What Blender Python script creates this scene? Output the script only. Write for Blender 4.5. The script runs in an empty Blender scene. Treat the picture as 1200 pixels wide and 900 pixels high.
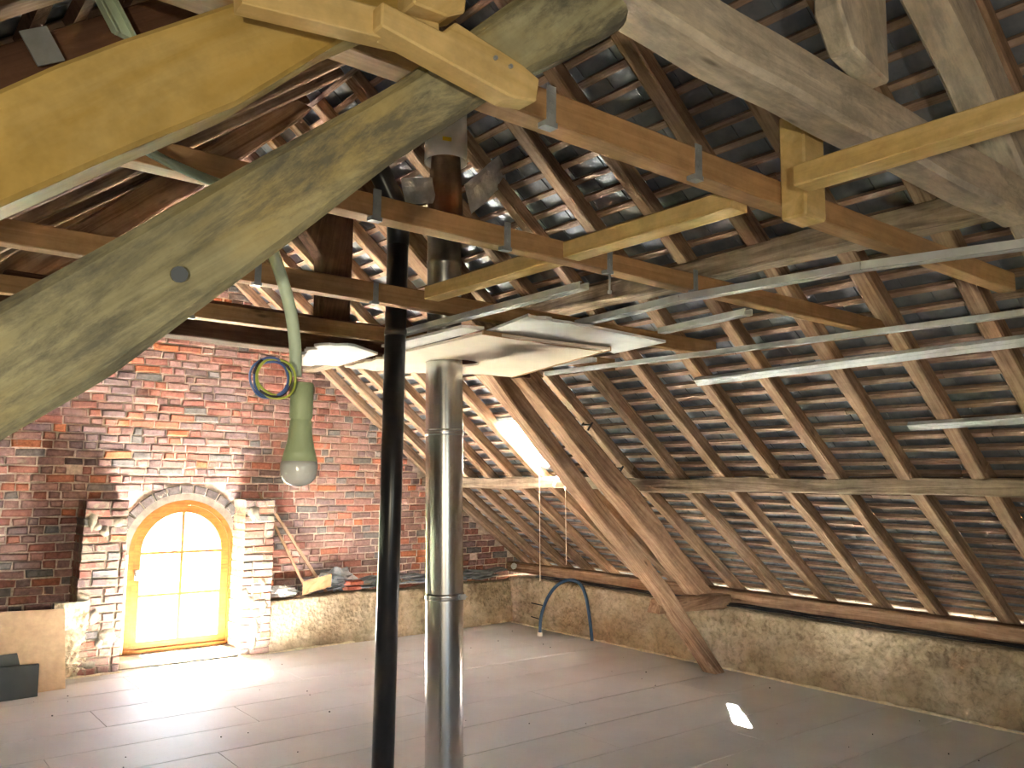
import bpy, math, random
from mathutils import Vector, Matrix, noise

# ---------------------------------------------------------------- camera, light, exposure
sc = bpy.context.scene
COL = sc.collection
F_PX, CX, CY = 981.96, 600.0, 450.0
YAW, PITCH, ROLL = 0.672975, 0.115208, 0.009622
EYE = Vector((0, 0, 1.6))
cyw, syw = math.cos(YAW), math.sin(YAW)
FW = Vector((syw * math.cos(PITCH), cyw * math.cos(PITCH), math.sin(PITCH)))
RT = Vector((cyw, -syw, 0)); UP = RT.cross(FW)
RT2 = math.cos(ROLL) * RT + math.sin(ROLL) * UP
UP2 = -math.sin(ROLL) * RT + math.cos(ROLL) * UP
cam = bpy.data.cameras.new('camera'); cam.sensor_width = 36; cam.lens = F_PX / 1200 * 36
cam.clip_start = 0.02; cam.clip_end = 500
camo = bpy.data.objects.new('camera', cam); COL.objects.link(camo)
m = Matrix((RT2, UP2, -FW)).transposed().to_4x4(); m.translation = EYE
camo.matrix_world = m
sc.camera = camo

SUN_DIR = Vector((-0.10, 1.0, 0.96)).normalized()      # towards the sun, through the gable window
w = bpy.data.worlds.new('sky'); sc.world = w; w.use_nodes = True
wn = w.node_tree.nodes; wl = w.node_tree.links
sky = wn.new('ShaderNodeTexSky'); sky.sky_type = 'NISHITA'; sky.sun_disc = False
sky.sun_elevation = math.asin(SUN_DIR.z); sky.sun_rotation = math.atan2(SUN_DIR.x, SUN_DIR.y)
sky.air_density = 1.0; sky.dust_density = 1.5
wl.new(sky.outputs[0], wn['Background'].inputs[0]); wn['Background'].inputs[1].default_value = 1.5
sun = bpy.data.lights.new('sun', 'SUN'); sun.energy = 1050; sun.angle = 0.012; sun.color = (1, 0.95, 0.87)
suno = bpy.data.objects.new('sun', sun); COL.objects.link(suno)
suno.rotation_euler = SUN_DIR.to_track_quat('Z', 'Y').to_euler(); suno.location = (0, 20, 15)


def area(name, loc, direction, sx, sy, power, color, portal=False):
    l = bpy.data.lights.new(name, 'AREA'); l.shape = 'RECTANGLE'; l.size = sx; l.size_y = sy
    l.energy = power; l.color = color
    if portal: l.cycles.is_portal = True
    o = bpy.data.objects.new(name, l); COL.objects.link(o)
    o.location = loc; o.rotation_euler = Vector(direction).to_track_quat('-Z', 'Y').to_euler()
    return o


area('window_portal', (2.5, 8.25, 0.75), (0, -1, 0), 1.0, 1.4, 10, (1, 1, 1), True)
area('skylight_portal', (4.86, 5.72, 1.98), (-0.62, 0, -0.78), 0.5, 0.46, 10, (1, 1, 1), True)
area('added_rear_portal', (0.6, -2.95, 1.1), (0, 1, 0), 1.3, 1.5, 10, (1, 1, 1), True)  # guides sky light through the unseen opening added in the rear gable
wk = bpy.data.lights.new('unseen_low_light', 'POINT'); wk.energy = 82; wk.color = (1.0, 0.90, 0.66); wk.shadow_soft_size = 0.05  # unseen compact source; position read off the shadows, kind of lamp assumed
wko = bpy.data.objects.new('unseen_low_light', wk); COL.objects.link(wko); wko.location = (-1.15, -1.25, 1.2)

sc.view_settings.view_transform = 'Standard'; sc.view_settings.look = 'None'
sc.view_settings.gamma = 1; sc.view_settings.use_curve_mapping = False
sc.view_settings.exposure = 1.12
sc.cycles.use_denoising = True
sc.cycles.max_bounces = 8; sc.cycles.diffuse_bounces = 5
sc.cycles.transparent_max_bounces = 8
sc.cycles.sample_clamp_indirect = 0

# ---------------------------------------------------------------- materials
R = random.Random(7)


def newmat(name):
    mt = bpy.data.materials.new(name); mt.use_nodes = True
    return mt, mt.node_tree.nodes, mt.node_tree.links, mt.node_tree.nodes['Principled BSDF']


def mixc(n, l, fac, a, b, mode='MIX'):
    x = n.new('ShaderNodeMix'); x.data_type = 'RGBA'; x.blend_type = mode
    for sock, v in ((x.inputs['Factor'], fac), (x.inputs[6], a), (x.inputs[7], b)):
        if isinstance(v, (int, float)): sock.default_value = v
        elif isinstance(v, tuple): sock.default_value = (*v[:3], 1)
        else: l.new(v, sock)
    return x.outputs[2]


def ramp(n, l, src, stops):
    r = n.new('ShaderNodeValToRGB'); l.new(src, r.inputs[0])
    e = r.color_ramp.elements
    while len(e) < len(stops): e.new(0.5)
    for i, (p, c) in enumerate(stops):
        e[i].position = p; e[i].color = (*c, 1) if isinstance(c, tuple) else (c, c, c, 1)
    return r.outputs[0]


def coords(n, l, scale, offset=True, space='Object'):
    tc = n.new('ShaderNodeTexCoord'); mp = n.new('ShaderNodeMapping'); l.new(tc.outputs[space], mp.inputs[0])
    mp.inputs['Scale'].default_value = scale
    if offset:
        oi = n.new('ShaderNodeObjectInfo'); mu = n.new('ShaderNodeMath'); mu.operation = 'MULTIPLY'
        mu.inputs[1].default_value = 37.0; l.new(oi.outputs['Random'], mu.inputs[0]); l.new(mu.outputs[0], mp.inputs['Location'])
    return mp.outputs[0]


def ntex(n, l, vec, scale, detail=5, rough=0.6, dist=0.0):
    t = n.new('ShaderNodeTexNoise'); t.inputs['Scale'].default_value = scale; t.inputs['Detail'].default_value = detail
    t.inputs['Roughness'].default_value = rough; t.inputs['Distortion'].default_value = dist
    l.new(vec, t.inputs['Vector']); return t.outputs['Fac']


def bump(n, l, b, h, strength, dist):
    x = n.new('ShaderNodeBump'); x.inputs['Strength'].default_value = strength; x.inputs['Distance'].default_value = dist
    l.new(h, x.inputs['Height']); l.new(x.outputs[0], b.inputs['Normal'])


def wood(name, dark, mid, light, grain=22, rough=0.75, bs=0.5, patch=None, patch_amt=0.5, stain=None):
    mt, n, l, b = newmat(name)
    v = coords(n, l, (1.2, grain, grain)); g = ntex(n, l, v, 1.0, 6, 0.62, 1.2)
    c = ramp(n, l, g, [(0.3, dark), (0.5, mid), (0.72, light)])
    v2 = coords(n, l, (1.5, 4, 4)); p = ntex(n, l, v2, 1.6, 4, 0.6)
    if patch:
        pf = ramp(n, l, p, [(0.45, 0.0), (0.62, patch_amt)]); c = mixc(n, l, pf, c, patch)
    if stain:
        vs_ = coords(n, l, (2.0, 8, 8)); q = ntex(n, l, vs_, 1.5, 8, 0.76, 0.35)
        c = mixc(n, l, ramp(n, l, q, [(0.46, 0.0), (0.60, 0.85)]), c, stain)
    v3 = coords(n, l, (3, 3, 3)); s = ntex(n, l, v3, 5.0, 4, 0.7)
    sf = ramp(n, l, s, [(0.25, 0.72), (0.6, 1.0)]); c = mixc(n, l, 1.0, c, sf, 'MULTIPLY')
    kv = n.new('ShaderNodeTexVoronoi'); kv.inputs['Scale'].default_value = 1.0
    kc = coords(n, l, (2.2, 9, 9)); l.new(kc, kv.inputs['Vector'])
    kf = ramp(n, l, kv.outputs['Distance'], [(0.03, 0.45), (0.10, 1.0)]); c = mixc(n, l, 1.0, c, kf, 'MULTIPLY')
    l.new(c, b.inputs['Base Color']); b.inputs['Roughness'].default_value = rough
    b.inputs['Specular IOR Level'].default_value = 0.12
    bump(n, l, b, g, bs, 0.006)
    return mt


def plain(name, c, rough=0.6, metal=0.0, var=0.15, scale=6, bs=0.0, spec=0.4, trans=0.0):
    mt, n, l, b = newmat(name)
    v = coords(n, l, (1, 1, 1)); g = ntex(n, l, v, scale, 5, 0.6)
    d = tuple(x * (1 - var) for x in c); e = tuple(min(1, x * (1 + var)) for x in c)
    l.new(ramp(n, l, g, [(0.3, d), (0.7, e)]), b.inputs['Base Color'])
    b.inputs['Roughness'].default_value = rough; b.inputs['Metallic'].default_value = metal
    b.inputs['Specular IOR Level'].default_value = spec
    if bs: bump(n, l, b, g, bs, 0.01)
    return mt


M = {}
M['rafter'] = wood('rafter_wood', (0.20, 0.12, 0.07), (0.36, 0.23, 0.145), (0.52, 0.36, 0.24), 26)
M['batten'] = wood('batten_wood', (0.26, 0.17, 0.12), (0.42, 0.29, 0.215), (0.56, 0.41, 0.31), 60)
M['oldwood'] = wood('old_oak', (0.15, 0.11, 0.075), (0.33, 0.25, 0.175), (0.52, 0.41, 0.30), 18, 0.85, 0.9)
M['strut'] = wood('strut_wood', (0.17, 0.09, 0.05), (0.34, 0.20, 0.12), (0.50, 0.33, 0.21), 22, 0.8, 0.6)
M['hewn'] = wood('hewn_grey_oak', (0.20, 0.18, 0.10), (0.38, 0.35, 0.21), (0.52, 0.49, 0.31), 13, 0.8, 1.0, (0.50, 0.37, 0.13), 0.5, (0.13, 0.125, 0.10))
M['greybeam'] = wood('grey_beam_oak', (0.40, 0.34, 0.26), (0.62, 0.54, 0.42), (0.76, 0.68, 0.54), 12, 0.85, 0.8, (0.68, 0.56, 0.38), 0.5, (0.40, 0.35, 0.28))
M['yellow'] = wood('yellowed_pine', (0.30, 0.19, 0.05), (0.42, 0.28, 0.08), (0.52, 0.38, 0.15), 9, 0.6, 0.3, (0.50, 0.33, 0.09), 0.5)
M['orange'] = wood('new_spruce', (0.34, 0.19, 0.085), (0.43, 0.255, 0.12), (0.51, 0.32, 0.16), 34, 0.6, 0.2)
M['pine'] = wood('fresh_pine', (0.54, 0.37, 0.13), (0.66, 0.47, 0.20), (0.76, 0.58, 0.28), 16, 0.6, 0.2)
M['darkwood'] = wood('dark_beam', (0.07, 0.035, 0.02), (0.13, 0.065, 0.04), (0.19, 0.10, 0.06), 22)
M['windowwood'] = wood('window_oak', (0.15, 0.055, 0.012), (0.19, 0.072, 0.016), (0.23, 0.092, 0.021), 30, 0.5, 0.1)
M['slate'] = plain('slate', (0.23, 0.25, 0.285), 0.55, 0.35, 0.3, 9, 0.12, 0.6)
M['galv'] = plain('galvanised', (0.62, 0.64, 0.65), 0.5, 0.35, 0.12, 14)
M['galvdull'] = plain('galvanised_dull', (0.36, 0.39, 0.41), 0.5, 0.45, 0.3, 14)
M['steel'] = plain('stainless', (0.60, 0.60, 0.60), 0.24, 1.0, 0.06, 3)
M['darkpipe'] = plain('dark_reflecting_steel', (0.30, 0.29, 0.28), 0.30, 0.95, 0.3, 6)  # same stainless, its colour darkened for the dark surroundings it reflects
M['copper'] = plain('bare_ribbed_liner', (0.40, 0.27, 0.19), 0.3, 0.9, 0.3, 9)
M['black'] = plain('black_paint', (0.018, 0.018, 0.02), 0.28, 0.0, 0.1, 5, 0, 0.6)
M['board'] = plain('plasterboard', (0.76, 0.66, 0.52), 0.85, 0, 0.06, 4)
M['boardwhite'] = plain('plasterboard_white', (0.78, 0.77, 0.74), 0.8, 0, 0.08, 8)
M['card'] = plain('cardboard', (0.42, 0.26, 0.13), 0.85, 0, 0.12, 12)
M['foam'] = plain('foam', (0.78, 0.68, 0.48), 0.85, 0, 0.2, 30, 0.6)
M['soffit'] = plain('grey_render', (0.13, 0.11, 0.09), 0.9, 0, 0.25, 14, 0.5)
M['plastergrey'] = plain('rough_mortar', (0.26, 0.215, 0.16), 0.95, 0, 0.3, 25, 0.8)
M['concrete'] = plain('sill_concrete', (0.38, 0.32, 0.24), 0.9, 0, 0.2, 12, 0.5)
M['socket'] = plain('green_lit_plastic', (0.36, 0.43, 0.25), 0.45, 0, 0.04, 3)  # green cast of the light is put into the holder's colour
M['conduit'] = plain('pale_green_conduit', (0.55, 0.66, 0.50), 0.45, 0, 0.05, 3)
M['bulb'] = plain('frosted_bulb', (0.60, 0.60, 0.58), 0.18, 0, 0.02, 3, 0, 0.7)
M['wireblue'] = plain('blue_insulation', (0.06, 0.13, 0.34), 0.4, 0, 0.1, 9)
M['wiregreen'] = plain('green_insulation', (0.42, 0.50, 0.08), 0.4, 0, 0.1, 9)
M['wireblack'] = plain('black_insulation', (0.02, 0.02, 0.03), 0.4, 0, 0.1, 9)
M['hose'] = plain('blue_hose', (0.06, 0.13, 0.26), 0.4, 0, 0.1, 9)
M['white'] = plain('white_plastic', (0.75, 0.75, 0.73), 0.5, 0, 0.05, 9)
M['yellowsticker'] = plain('yellow_sticker', (0.85, 0.65, 0.03), 0.5, 0, 0.05, 9)
M['darkbox'] = plain('dark_grey_board', (0.075, 0.08, 0.078), 0.6, 0, 0.08, 9)
M['plywood'] = plain('chipboard', (0.52, 0.36, 0.22), 0.75, 0, 0.14, 16)
M['foil'] = plain('grey_foil', (0.62, 0.62, 0.62), 0.4, 0.4, 0.3, 12, 0.5)
M['leaf'] = plain('leaf', (0.10, 0.22, 0.05), 0.7, 0, 0.5, 2)
M['ground'] = plain('grass_ground', (0.06, 0.075, 0.035), 0.9, 0, 0.3, 0.5)
M['cord'] = plain('pale_cord', (0.75, 0.65, 0.5), 0.8, 0, 0.05, 3)


def mat_brick(name, smear):
    mt, n, l, b = newmat(name)
    at = n.new('ShaderNodeAttribute'); at.attribute_name = 'tint'
    v = coords(n, l, (1, 1, 1), True, 'Object'); g = ntex(n, l, v, 28, 5, 0.7)
    c = mixc(n, l, 1.0, at.outputs['Color'], ramp(n, l, g, [(0.25, 0.55), (0.7, 1.2)] if smear < 0.3 else [(0.25, 0.40), (0.7, 0.85)]), 'MULTIPLY')
    geo = n.new('ShaderNodeNewGeometry')
    s = ntex(n, l, geo.outputs['Position'], 7.0 if smear > 0.3 else 4.0, 7, 0.68, 0.6)
    lo = 0.66 - 0.34 * smear
    f = ramp(n, l, s, [(lo, 0.0), (lo + 0.07, 0.85)])
    c = mixc(n, l, f, c, (0.30, 0.245, 0.18) if smear > 0.3 else (0.42, 0.34, 0.26))
    l.new(c, b.inputs['Base Color']); b.inputs['Roughness'].default_value = 0.9
    b.inputs['Specular IOR Level'].default_value = 0.2
    bump(n, l, b, g, 0.7, 0.006)
    return mt


M['brick'] = mat_brick('brick', 0.08)
M['pierbrick'] = mat_brick('smeared_brick', 0.46)


def mat_plaster():
    mt, n, l, b = newmat('rubble_plaster')
    geo = n.new('ShaderNodeNewGeometry')
    a = ntex(n, l, geo.outputs['Position'], 2.2, 6, 0.6); d = ntex(n, l, geo.outputs['Position'], 19, 6, 0.72, 0.5)
    vo = n.new('ShaderNodeTexVoronoi'); vo.inputs['Scale'].default_value = 26; l.new(geo.outputs['Position'], vo.inputs['Vector'])
    c = ramp(n, l, a, [(0.3, (0.34, 0.25, 0.16)), (0.5, (0.46, 0.36, 0.24)), (0.7, (0.58, 0.48, 0.35))])
    c = mixc(n, l, 1.0, c, ramp(n, l, d, [(0.3, 0.62), (0.55, 1.05)]), 'MULTIPLY')
    l.new(c, b.inputs['Base Color']); b.inputs['Roughness'].default_value = 0.95; b.inputs['Specular IOR Level'].default_value = 0.1
    h = n.new('ShaderNodeMath'); h.operation = 'ADD'; l.new(d, h.inputs[0]); l.new(vo.outputs['Distance'], h.inputs[1])
    bump(n, l, b, h.outputs[0], 0.7, 0.02)
    return mt


M['plaster'] = mat_plaster()


def mat_mortar():
    mt, n, l, b = newmat('lime_mortar')
    geo = n.new('ShaderNodeNewGeometry'); d = ntex(n, l, geo.outputs['Position'], 30, 6, 0.7)
    l.new(ramp(n, l, d, [(0.3, (0.46, 0.35, 0.28)), (0.65, (0.82, 0.69, 0.57))]), b.inputs['Base Color'])
    b.inputs['Roughness'].default_value = 0.95; b.inputs['Specular IOR Level'].default_value = 0.1
    bump(n, l, b, d, 0.8, 0.012); return mt


M['mortar'] = mat_mortar()


def mat_floor():
    mt, n, l, b = newmat('white_floor_board')
    geo = n.new('ShaderNodeNewGeometry'); a = ntex(n, l, geo.outputs['Position'], 1.1, 5, 0.6); d = ntex(n, l, geo.outputs['Position'], 34, 4, 0.7)
    c = ramp(n, l, a, [(0.3, (0.50, 0.485, 0.48)), (0.7, (0.60, 0.585, 0.575))])
    c = mixc(n, l, 1.0, c, ramp(n, l, d, [(0.22, 0.82), (0.42, 1.0)]), 'MULTIPLY')
    l.new(c, b.inputs['Base Color']); b.inputs['Roughness'].default_value = 0.55; b.inputs['Specular IOR Level'].default_value = 0.28
    bump(n, l, b, d, 0.1, 0.002); return mt


M['floor'] = mat_floor()


def mat_glass():
    mt = bpy.data.materials.new('window_glass'); mt.use_nodes = True; n = mt.node_tree.nodes; l = mt.node_tree.links; n.clear()
    o = n.new('ShaderNodeOutputMaterial'); t = n.new('ShaderNodeBsdfTransparent'); g = n.new('ShaderNodeBsdfGlossy'); mx = n.new('ShaderNodeMixShader')
    g.inputs['Roughness'].default_value = 0.02; t.inputs[0].default_value = (0.96, 0.98, 0.97, 1); mx.inputs[0].default_value = 0.07
    l.new(t.outputs[0], mx.inputs[1]); l.new(g.outputs[0], mx.inputs[2]); l.new(mx.outputs[0], o.inputs[0]); return mt


M['glass'] = mat_glass()

# ---------------------------------------------------------------- builders


def mesh_obj(name, vs, fs, mat, parent=None, smooth=False, tints=None):
    me = bpy.data.meshes.new(name); me.from_pydata([tuple(v) for v in vs], [], fs); me.update()
    me.materials.append(M[mat] if isinstance(mat, str) else mat)
    if smooth: me.polygons.foreach_set('use_smooth', [True] * len(me.polygons))
    if tints is not None:
        ca = me.color_attributes.new('tint', 'FLOAT_COLOR', 'POINT')
        flat = []
        for t in tints: flat += [t[0], t[1], t[2], 1]
        ca.data.foreach_set('color', flat)
    o = bpy.data.objects.new(name, me); COL.objects.link(o)
    if parent: o.parent = parent
    return o


def tag(o, label=None, cat=None, group=None, kind=None):
    if label: o['label'] = label
    if cat: o['category'] = cat
    if group: o['group'] = group
    if kind: o['kind'] = kind
    return o


def empty(name, loc=(0, 0, 0)):
    o = bpy.data.objects.new(name, None); COL.objects.link(o); o.location = loc; o.empty_display_size = 0.1
    return o


BOXF = [(0, 3, 2, 1), (4, 5, 6, 7), (0, 1, 5, 4), (1, 2, 6, 5), (2, 3, 7, 6), (3, 0, 4, 7)]


class MB:
    def __init__(s): s.v = []; s.f = []; s.t = []
    def add(s, vs, fs, tint=None):
        b = len(s.v); s.v += [Vector(v) for v in vs]; s.f += [tuple(i + b for i in f) for f in fs]
        if tint: s.t += [tint] * len(vs)
    def box(s, a, b, tint=None):
        x0, y0, z0 = a; x1, y1, z1 = b
        s.add([(x0, y0, z0), (x1, y0, z0), (x1, y1, z0), (x0, y1, z0), (x0, y0, z1), (x1, y0, z1), (x1, y1, z1), (x0, y1, z1)], BOXF, tint)
    def obox(s, c, ax, ay, az, tint=None):     # centre and three half vectors
        c, ax, ay, az = map(Vector, (c, ax, ay, az))
        s.add([c - ax - ay - az, c + ax - ay - az, c + ax + ay - az, c - ax + ay - az, c - ax - ay + az, c + ax - ay + az, c + ax + ay + az, c - ax + ay + az], BOXF, tint)
    def tube(s, pts, r, seg=10, caps=True):
        pts = [Vector(p) for p in pts]; rs = r if isinstance(r, (list, tuple)) else [r] * len(pts)
        rings = []; nrm = None
        for i, p in enumerate(pts):
            t = (pts[min(i + 1, len(pts) - 1)] - pts[max(i - 1, 0)])
            if t.length < 1e-6: t = Vector((0, 0, 1))
            t.normalize()
            if nrm is None: nrm = t.orthogonal().normalized()
            nrm = (nrm - t * nrm.dot(t));
            if nrm.length < 1e-5: nrm = t.orthogonal()
            nrm.normalize(); bn = t.cross(nrm)
            rings.append([p + rs[i] * (math.cos(2 * math.pi * k / seg) * nrm + math.sin(2 * math.pi * k / seg) * bn) for k in range(seg)])
        b = len(s.v)
        for rg in rings: s.v += rg
        for i in range(len(rings) - 1):
            for k in range(seg):
                k2 = (k + 1) % seg
                s.f.append((b + i * seg + k, b + i * seg + k2, b + (i + 1) * seg + k2, b + (i + 1) * seg + k))
        if caps:
            s.f.append(tuple(b + k for k in range(seg))[::-1]); s.f.append(tuple(b + (len(rings) - 1) * seg + k for k in range(seg)))
    def prism(s, poly, y0, y1, axis=1):        # polygon in x,z pushed along y (axis 1) or in x,y pushed along z (axis 2)
        n = len(poly)
        f = (lambda p, d: (p[0], d, p[1])) if axis == 1 else (lambda p, d: (p[0], p[1], d))
        vs = [f(p, y0) for p in poly] + [f(p, y1) for p in poly]
        fs = [tuple(range(n)), tuple(range(2 * n - 1, n - 1, -1))] + [(i, i + n, (i + 1) % n + n, (i + 1) % n) for i in range(n)]
        s.add(vs, fs)
    def build(s, name, mat, parent=None, smooth=False):
        return mesh_obj(name, s.v, s.f, mat, parent, smooth, s.t if s.t else None)


def beam(name, p0, p1, wd, ht, mat, up=(0, 0, 1), amp=0.004, n=10, ch=0.12, parent=None, seed=0, bow=0.0, freq=2.2):
    """Timber with chamfered, slightly wandering arrises. Local x runs along it, y across (wd), z in the 'up' sense (ht)."""
    p0, p1, up = Vector(p0), Vector(p1), Vector(up)
    L = (p1 - p0).length; ax = (p1 - p0).normalized(); ay = up.cross(ax).normalized(); az = ax.cross(ay)
    c = min(wd, ht) * ch; w2, h2 = wd / 2, ht / 2
    sec = [(-w2 + c, -h2), (w2 - c, -h2), (w2, -h2 + c), (w2, h2 - c), (w2 - c, h2), (-w2 + c, h2), (-w2, h2 - c), (-w2, -h2 + c)]
    vs, fs = [], []
    for i in range(n + 1):
        x = L * i / n
        dy = noise.noise(Vector((x * freq * 0.5, seed * 3.1, 0))) * amp * 1.5 + bow * math.sin(math.pi * i / n)
        dz = noise.noise(Vector((x * freq * 0.5, seed * 3.1, 9))) * amp * 1.5
        for k, (y, z) in enumerate(sec):
            q = Vector((x * freq, k * 1.7 + seed, seed * 2.3))
            vs.append((x, y + dy + noise.noise(q) * amp, z + dz + noise.noise(q + Vector((5, 5, 5))) * amp))
    for i in range(n):
        for k in range(8):
            a, b2 = i * 8 + k, i * 8 + (k + 1) % 8
            fs.append((a, a + 8, b2 + 8, b2))
    fs.append(tuple(range(8))); fs.append(tuple(n * 8 + k for k in range(7, -1, -1)))
    o = mesh_obj(name, vs, fs, mat, parent)
    mw = Matrix((ax, ay, az)).transposed().to_4x4(); mw.translation = p0
    o.matrix_world = mw
    if parent: o.matrix_parent_inverse = Matrix.Identity(4); o.matrix_world = mw; o.matrix_basis = parent.matrix_world.inverted() @ mw if parent.parent is None else mw
    return o


def lathe(name, prof, mat, loc, parent=None, seg=28, tilt=None):
    vs, fs = [], []
    for r, z in prof:
        for k in range(seg): a = 2 * math.pi * k / seg; vs.append((r * math.cos(a), r * math.sin(a), z))
    for i in range(len(prof) - 1):
        for k in range(seg):
            k2 = (k + 1) % seg; fs.append((i * seg + k, i * seg + k2, (i + 1) * seg + k2, (i + 1) * seg + k))
    fs.append(tuple(range(seg))[::-1]); fs.append(tuple((len(prof) - 1) * seg + k for k in range(seg)))
    o = mesh_obj(name, vs, fs, mat, parent, True); o.location = loc
    if tilt: o.rotation_euler = tilt
    return o


def project(p):
    d = Vector(p) - EYE; z = d.dot(FW)
    if z < 0.05: return None
    return CX + F_PX * d.dot(RT2) / z, CY - F_PX * d.dot(UP2) / z, z


def rank_visible(items, size, keep=300):
    """items: list of (key, centre); the keep ones that show largest in the photograph."""
    sc_ = []
    for k, c in items:
        q = project(c)
        if q and -20 < q[0] < 1220 and -20 < q[1] < 920: sc_.append((size / q[2] ** 2 * 1e3, k))
        else: sc_.append((-1, k))
    sc_.sort(key=lambda t: -t[0])
    return {k for s, k in sc_[:keep] if s > 0}


# ---------------------------------------------------------------- setting: overall shell
XR, YG, XL, YB = 6.15, 7.90, -1.85, -3.0           # right knee wall, brick gable, left knee wall, rear gable
RX = 2.15                                          # ridge
PX, PZ = 5.035, 1.642                              # right purlin line, where the pitch changes
KX, KZ = 6.50, 0.555


def zr(x):                                         # underside of the rafters
    if x < RX: x = 2 * RX - x
    if x <= PX: return 0.75 + 0.8 * (6.15 - x)
    return PZ + (KZ - PZ) * (x - PX) / (KX - PX)


ZRIDGE = zr(RX)

# floor of white boards, long side across the room, one object each
floor = tag(empty('floor'), kind='structure')
sub = MB(); sub.box((XL - 0.3, YB - 0.3, -0.2), (XR + 0.3, YG + 0.3, -0.022)); o = sub.build('subfloor', 'concrete', floor)
yy = -2.80; row = 0
while yy < 7.72:
    xx = XL - (0.4 + (row * 0.83) % 2.1)
    while xx < XR:
        x0, x1 = max(xx, XL - 0.05), min(xx + 2.4, XR + 0.05)
        if x1 - x0 > 0.05:
            b = MB(); g = 0.001; h = 0.0035; dz = R.uniform(-0.0008, 0.0008)
            y1 = min(yy + 0.464, 7.72)
            b.add([(x0 + g, yy + h, -0.02), (x1 - g, yy + h, -0.02), (x1 - g, y1 - h, -0.02), (x0 + g, y1 - h, -0.02),
                   (x0 + g, yy + h, -0.002 + dz), (x1 - g, yy + h, -0.002 + dz), (x1 - g, y1 - h, -0.002 + dz), (x0 + g, y1 - h, -0.002 + dz),
                   (x0 + g + .002, yy + h + .002, dz), (x1 - g - .002, yy + h + .002, dz), (x1 - g - .002, y1 - h - .002, dz), (x0 + g + .002, y1 - h - .002, dz)],
                  [(0, 3, 2, 1), (0, 1, 5, 4), (1, 2, 6, 5), (2, 3, 7, 6), (3, 0, 4, 7), (4, 5, 9, 8), (5, 6, 10, 9), (6, 7, 11, 10), (7, 4, 8, 11), (8, 9, 10, 11)])
            b.build('floor_board', 'floor', floor)
        xx += 2.4
    yy += 0.464; row += 1


def rough_wall(name, fn, nu, nv, mat='plaster', parent=None, amp=0.013):
    """fn(u, v) -> point; displaced grid with real depth at its rim."""
    vs, fs = [], []
    for j in range(nv + 1):
        for i in range(nu + 1):
            p, nrm = fn(i / nu, j / nv); p = Vector(p)
            d = noise.fractal(p * 9.0, 1.0, 2.0, 4) * amp + noise.noise(p * 2.0) * amp
            vs.append(p + Vector(nrm) * d)
    for j in range(nv):
        for i in range(nu):
            a = j * (nu + 1) + i; fs.append((a, a + 1, a + nu + 2, a + nu + 1))
    return mesh_obj(name, vs, fs, mat, parent, True)


def knee_fn(u, v):      # right knee wall: face then rounded top going back
    y = 7.75 - u * 10.75
    t = v * 1.25
    if t <= 1: return (XR + 0.03 * (1 - t), y, -0.02 + 0.53 * t), (-1, 0, 0)
    return (XR + (t - 1) * 2.2, y, 0.51 + 0.01 * math.sin(y * 3)), (0, 0, 1)


wr = rough_wall('wall_right', knee_fn, 420, 30); tag(wr, kind='structure')


def gable_knee_fn(x0, x1):
    def f(u, v):
        x = x0 + u * (x1 - x0); t = v * 1.35
        yf = 7.62 + 0.06 * max(0, (x - 5)) 
        if t <= 1: return (x, yf + 0.03 * t, -0.02 + 0.49 * t), (0, -1, 0)
        return (x, yf + 0.03 + (t - 1) * 1.0, 0.47 + 0.015 * math.sin(x * 5)), (0, 0, 1)
    return f


wb = tag(empty('wall_back'), kind='structure')
rough_wall('plaster_ledge', gable_knee_fn(3.15, 6.35), 170, 30, parent=wb)
rough_wall('plaster_ledge', gable_knee_fn(-2.0, 1.56), 150, 26, parent=wb)
# backing of the gable: columns with the arched opening left out, full wall thickness
WCX, WR_, WZS, WBOT = 2.50, 0.53, 0.93, 0.03


def arch_top(x, r=WR_):
    d = abs(x - WCX)
    return WZS + math.sqrt(max(r * r - d * d, 0)) if d < r else None


bk = MB(); xs = []
x = XL - 0.6
while x < 7.1: xs.append(x); x += 0.1
xs += [WCX - WR_ + i * 0.025 for i in range(41)]
xs = sorted(set(round(v, 4) for v in xs if not (WCX - WR_ < v < WCX + WR_ and abs(((v - WCX + WR_) / 0.025) - round((v - WCX + WR_) / 0.025)) > 0.01)))
for a, b_ in zip(xs, xs[1:]):
    mx = (a + b_) / 2; ta, tb = zr(a) + 0.155, zr(b_) + 0.155
    inside = abs(mx - WCX) < WR_
    za = (arch_top(a) or WZS) if inside else -0.1; zb = (arch_top(b_) or WZS) if inside else -0.1
    bk.add([(a, YG, za), (b_, YG, zb), (b_, YG + 0.3, zb), (a, YG + 0.3, za), (a, YG, ta), (b_, YG, tb), (b_, YG + 0.3, tb), (a, YG + 0.3, ta)], BOXF)
    if inside: bk.box((a, YG, -0.1), (b_, YG + 0.3, WBOT))
bk.build('mortar_bed', 'mortar', wb)

PAL = [((0.42, 0.19, 0.145), 3), ((0.50, 0.20, 0.13), 1.3), ((0.38, 0.23, 0.20), 3.6), ((0.29, 0.20, 0.19), 2.8), ((0.25, 0.225, 0.215), 1.6), ((0.44, 0.27, 0.23), 2.4), ((0.60, 0.22, 0.11), 0.5)]


def pick(rnd, pal=PAL):
    t = rnd.random() * sum(w_ for _, w_ in pal)
    for c, w_ in pal:
        t -= w_
        if t <= 0: break
    k = rnd.uniform(0.85, 1.15); return tuple(min(1, q * k) for q in c)


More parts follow.
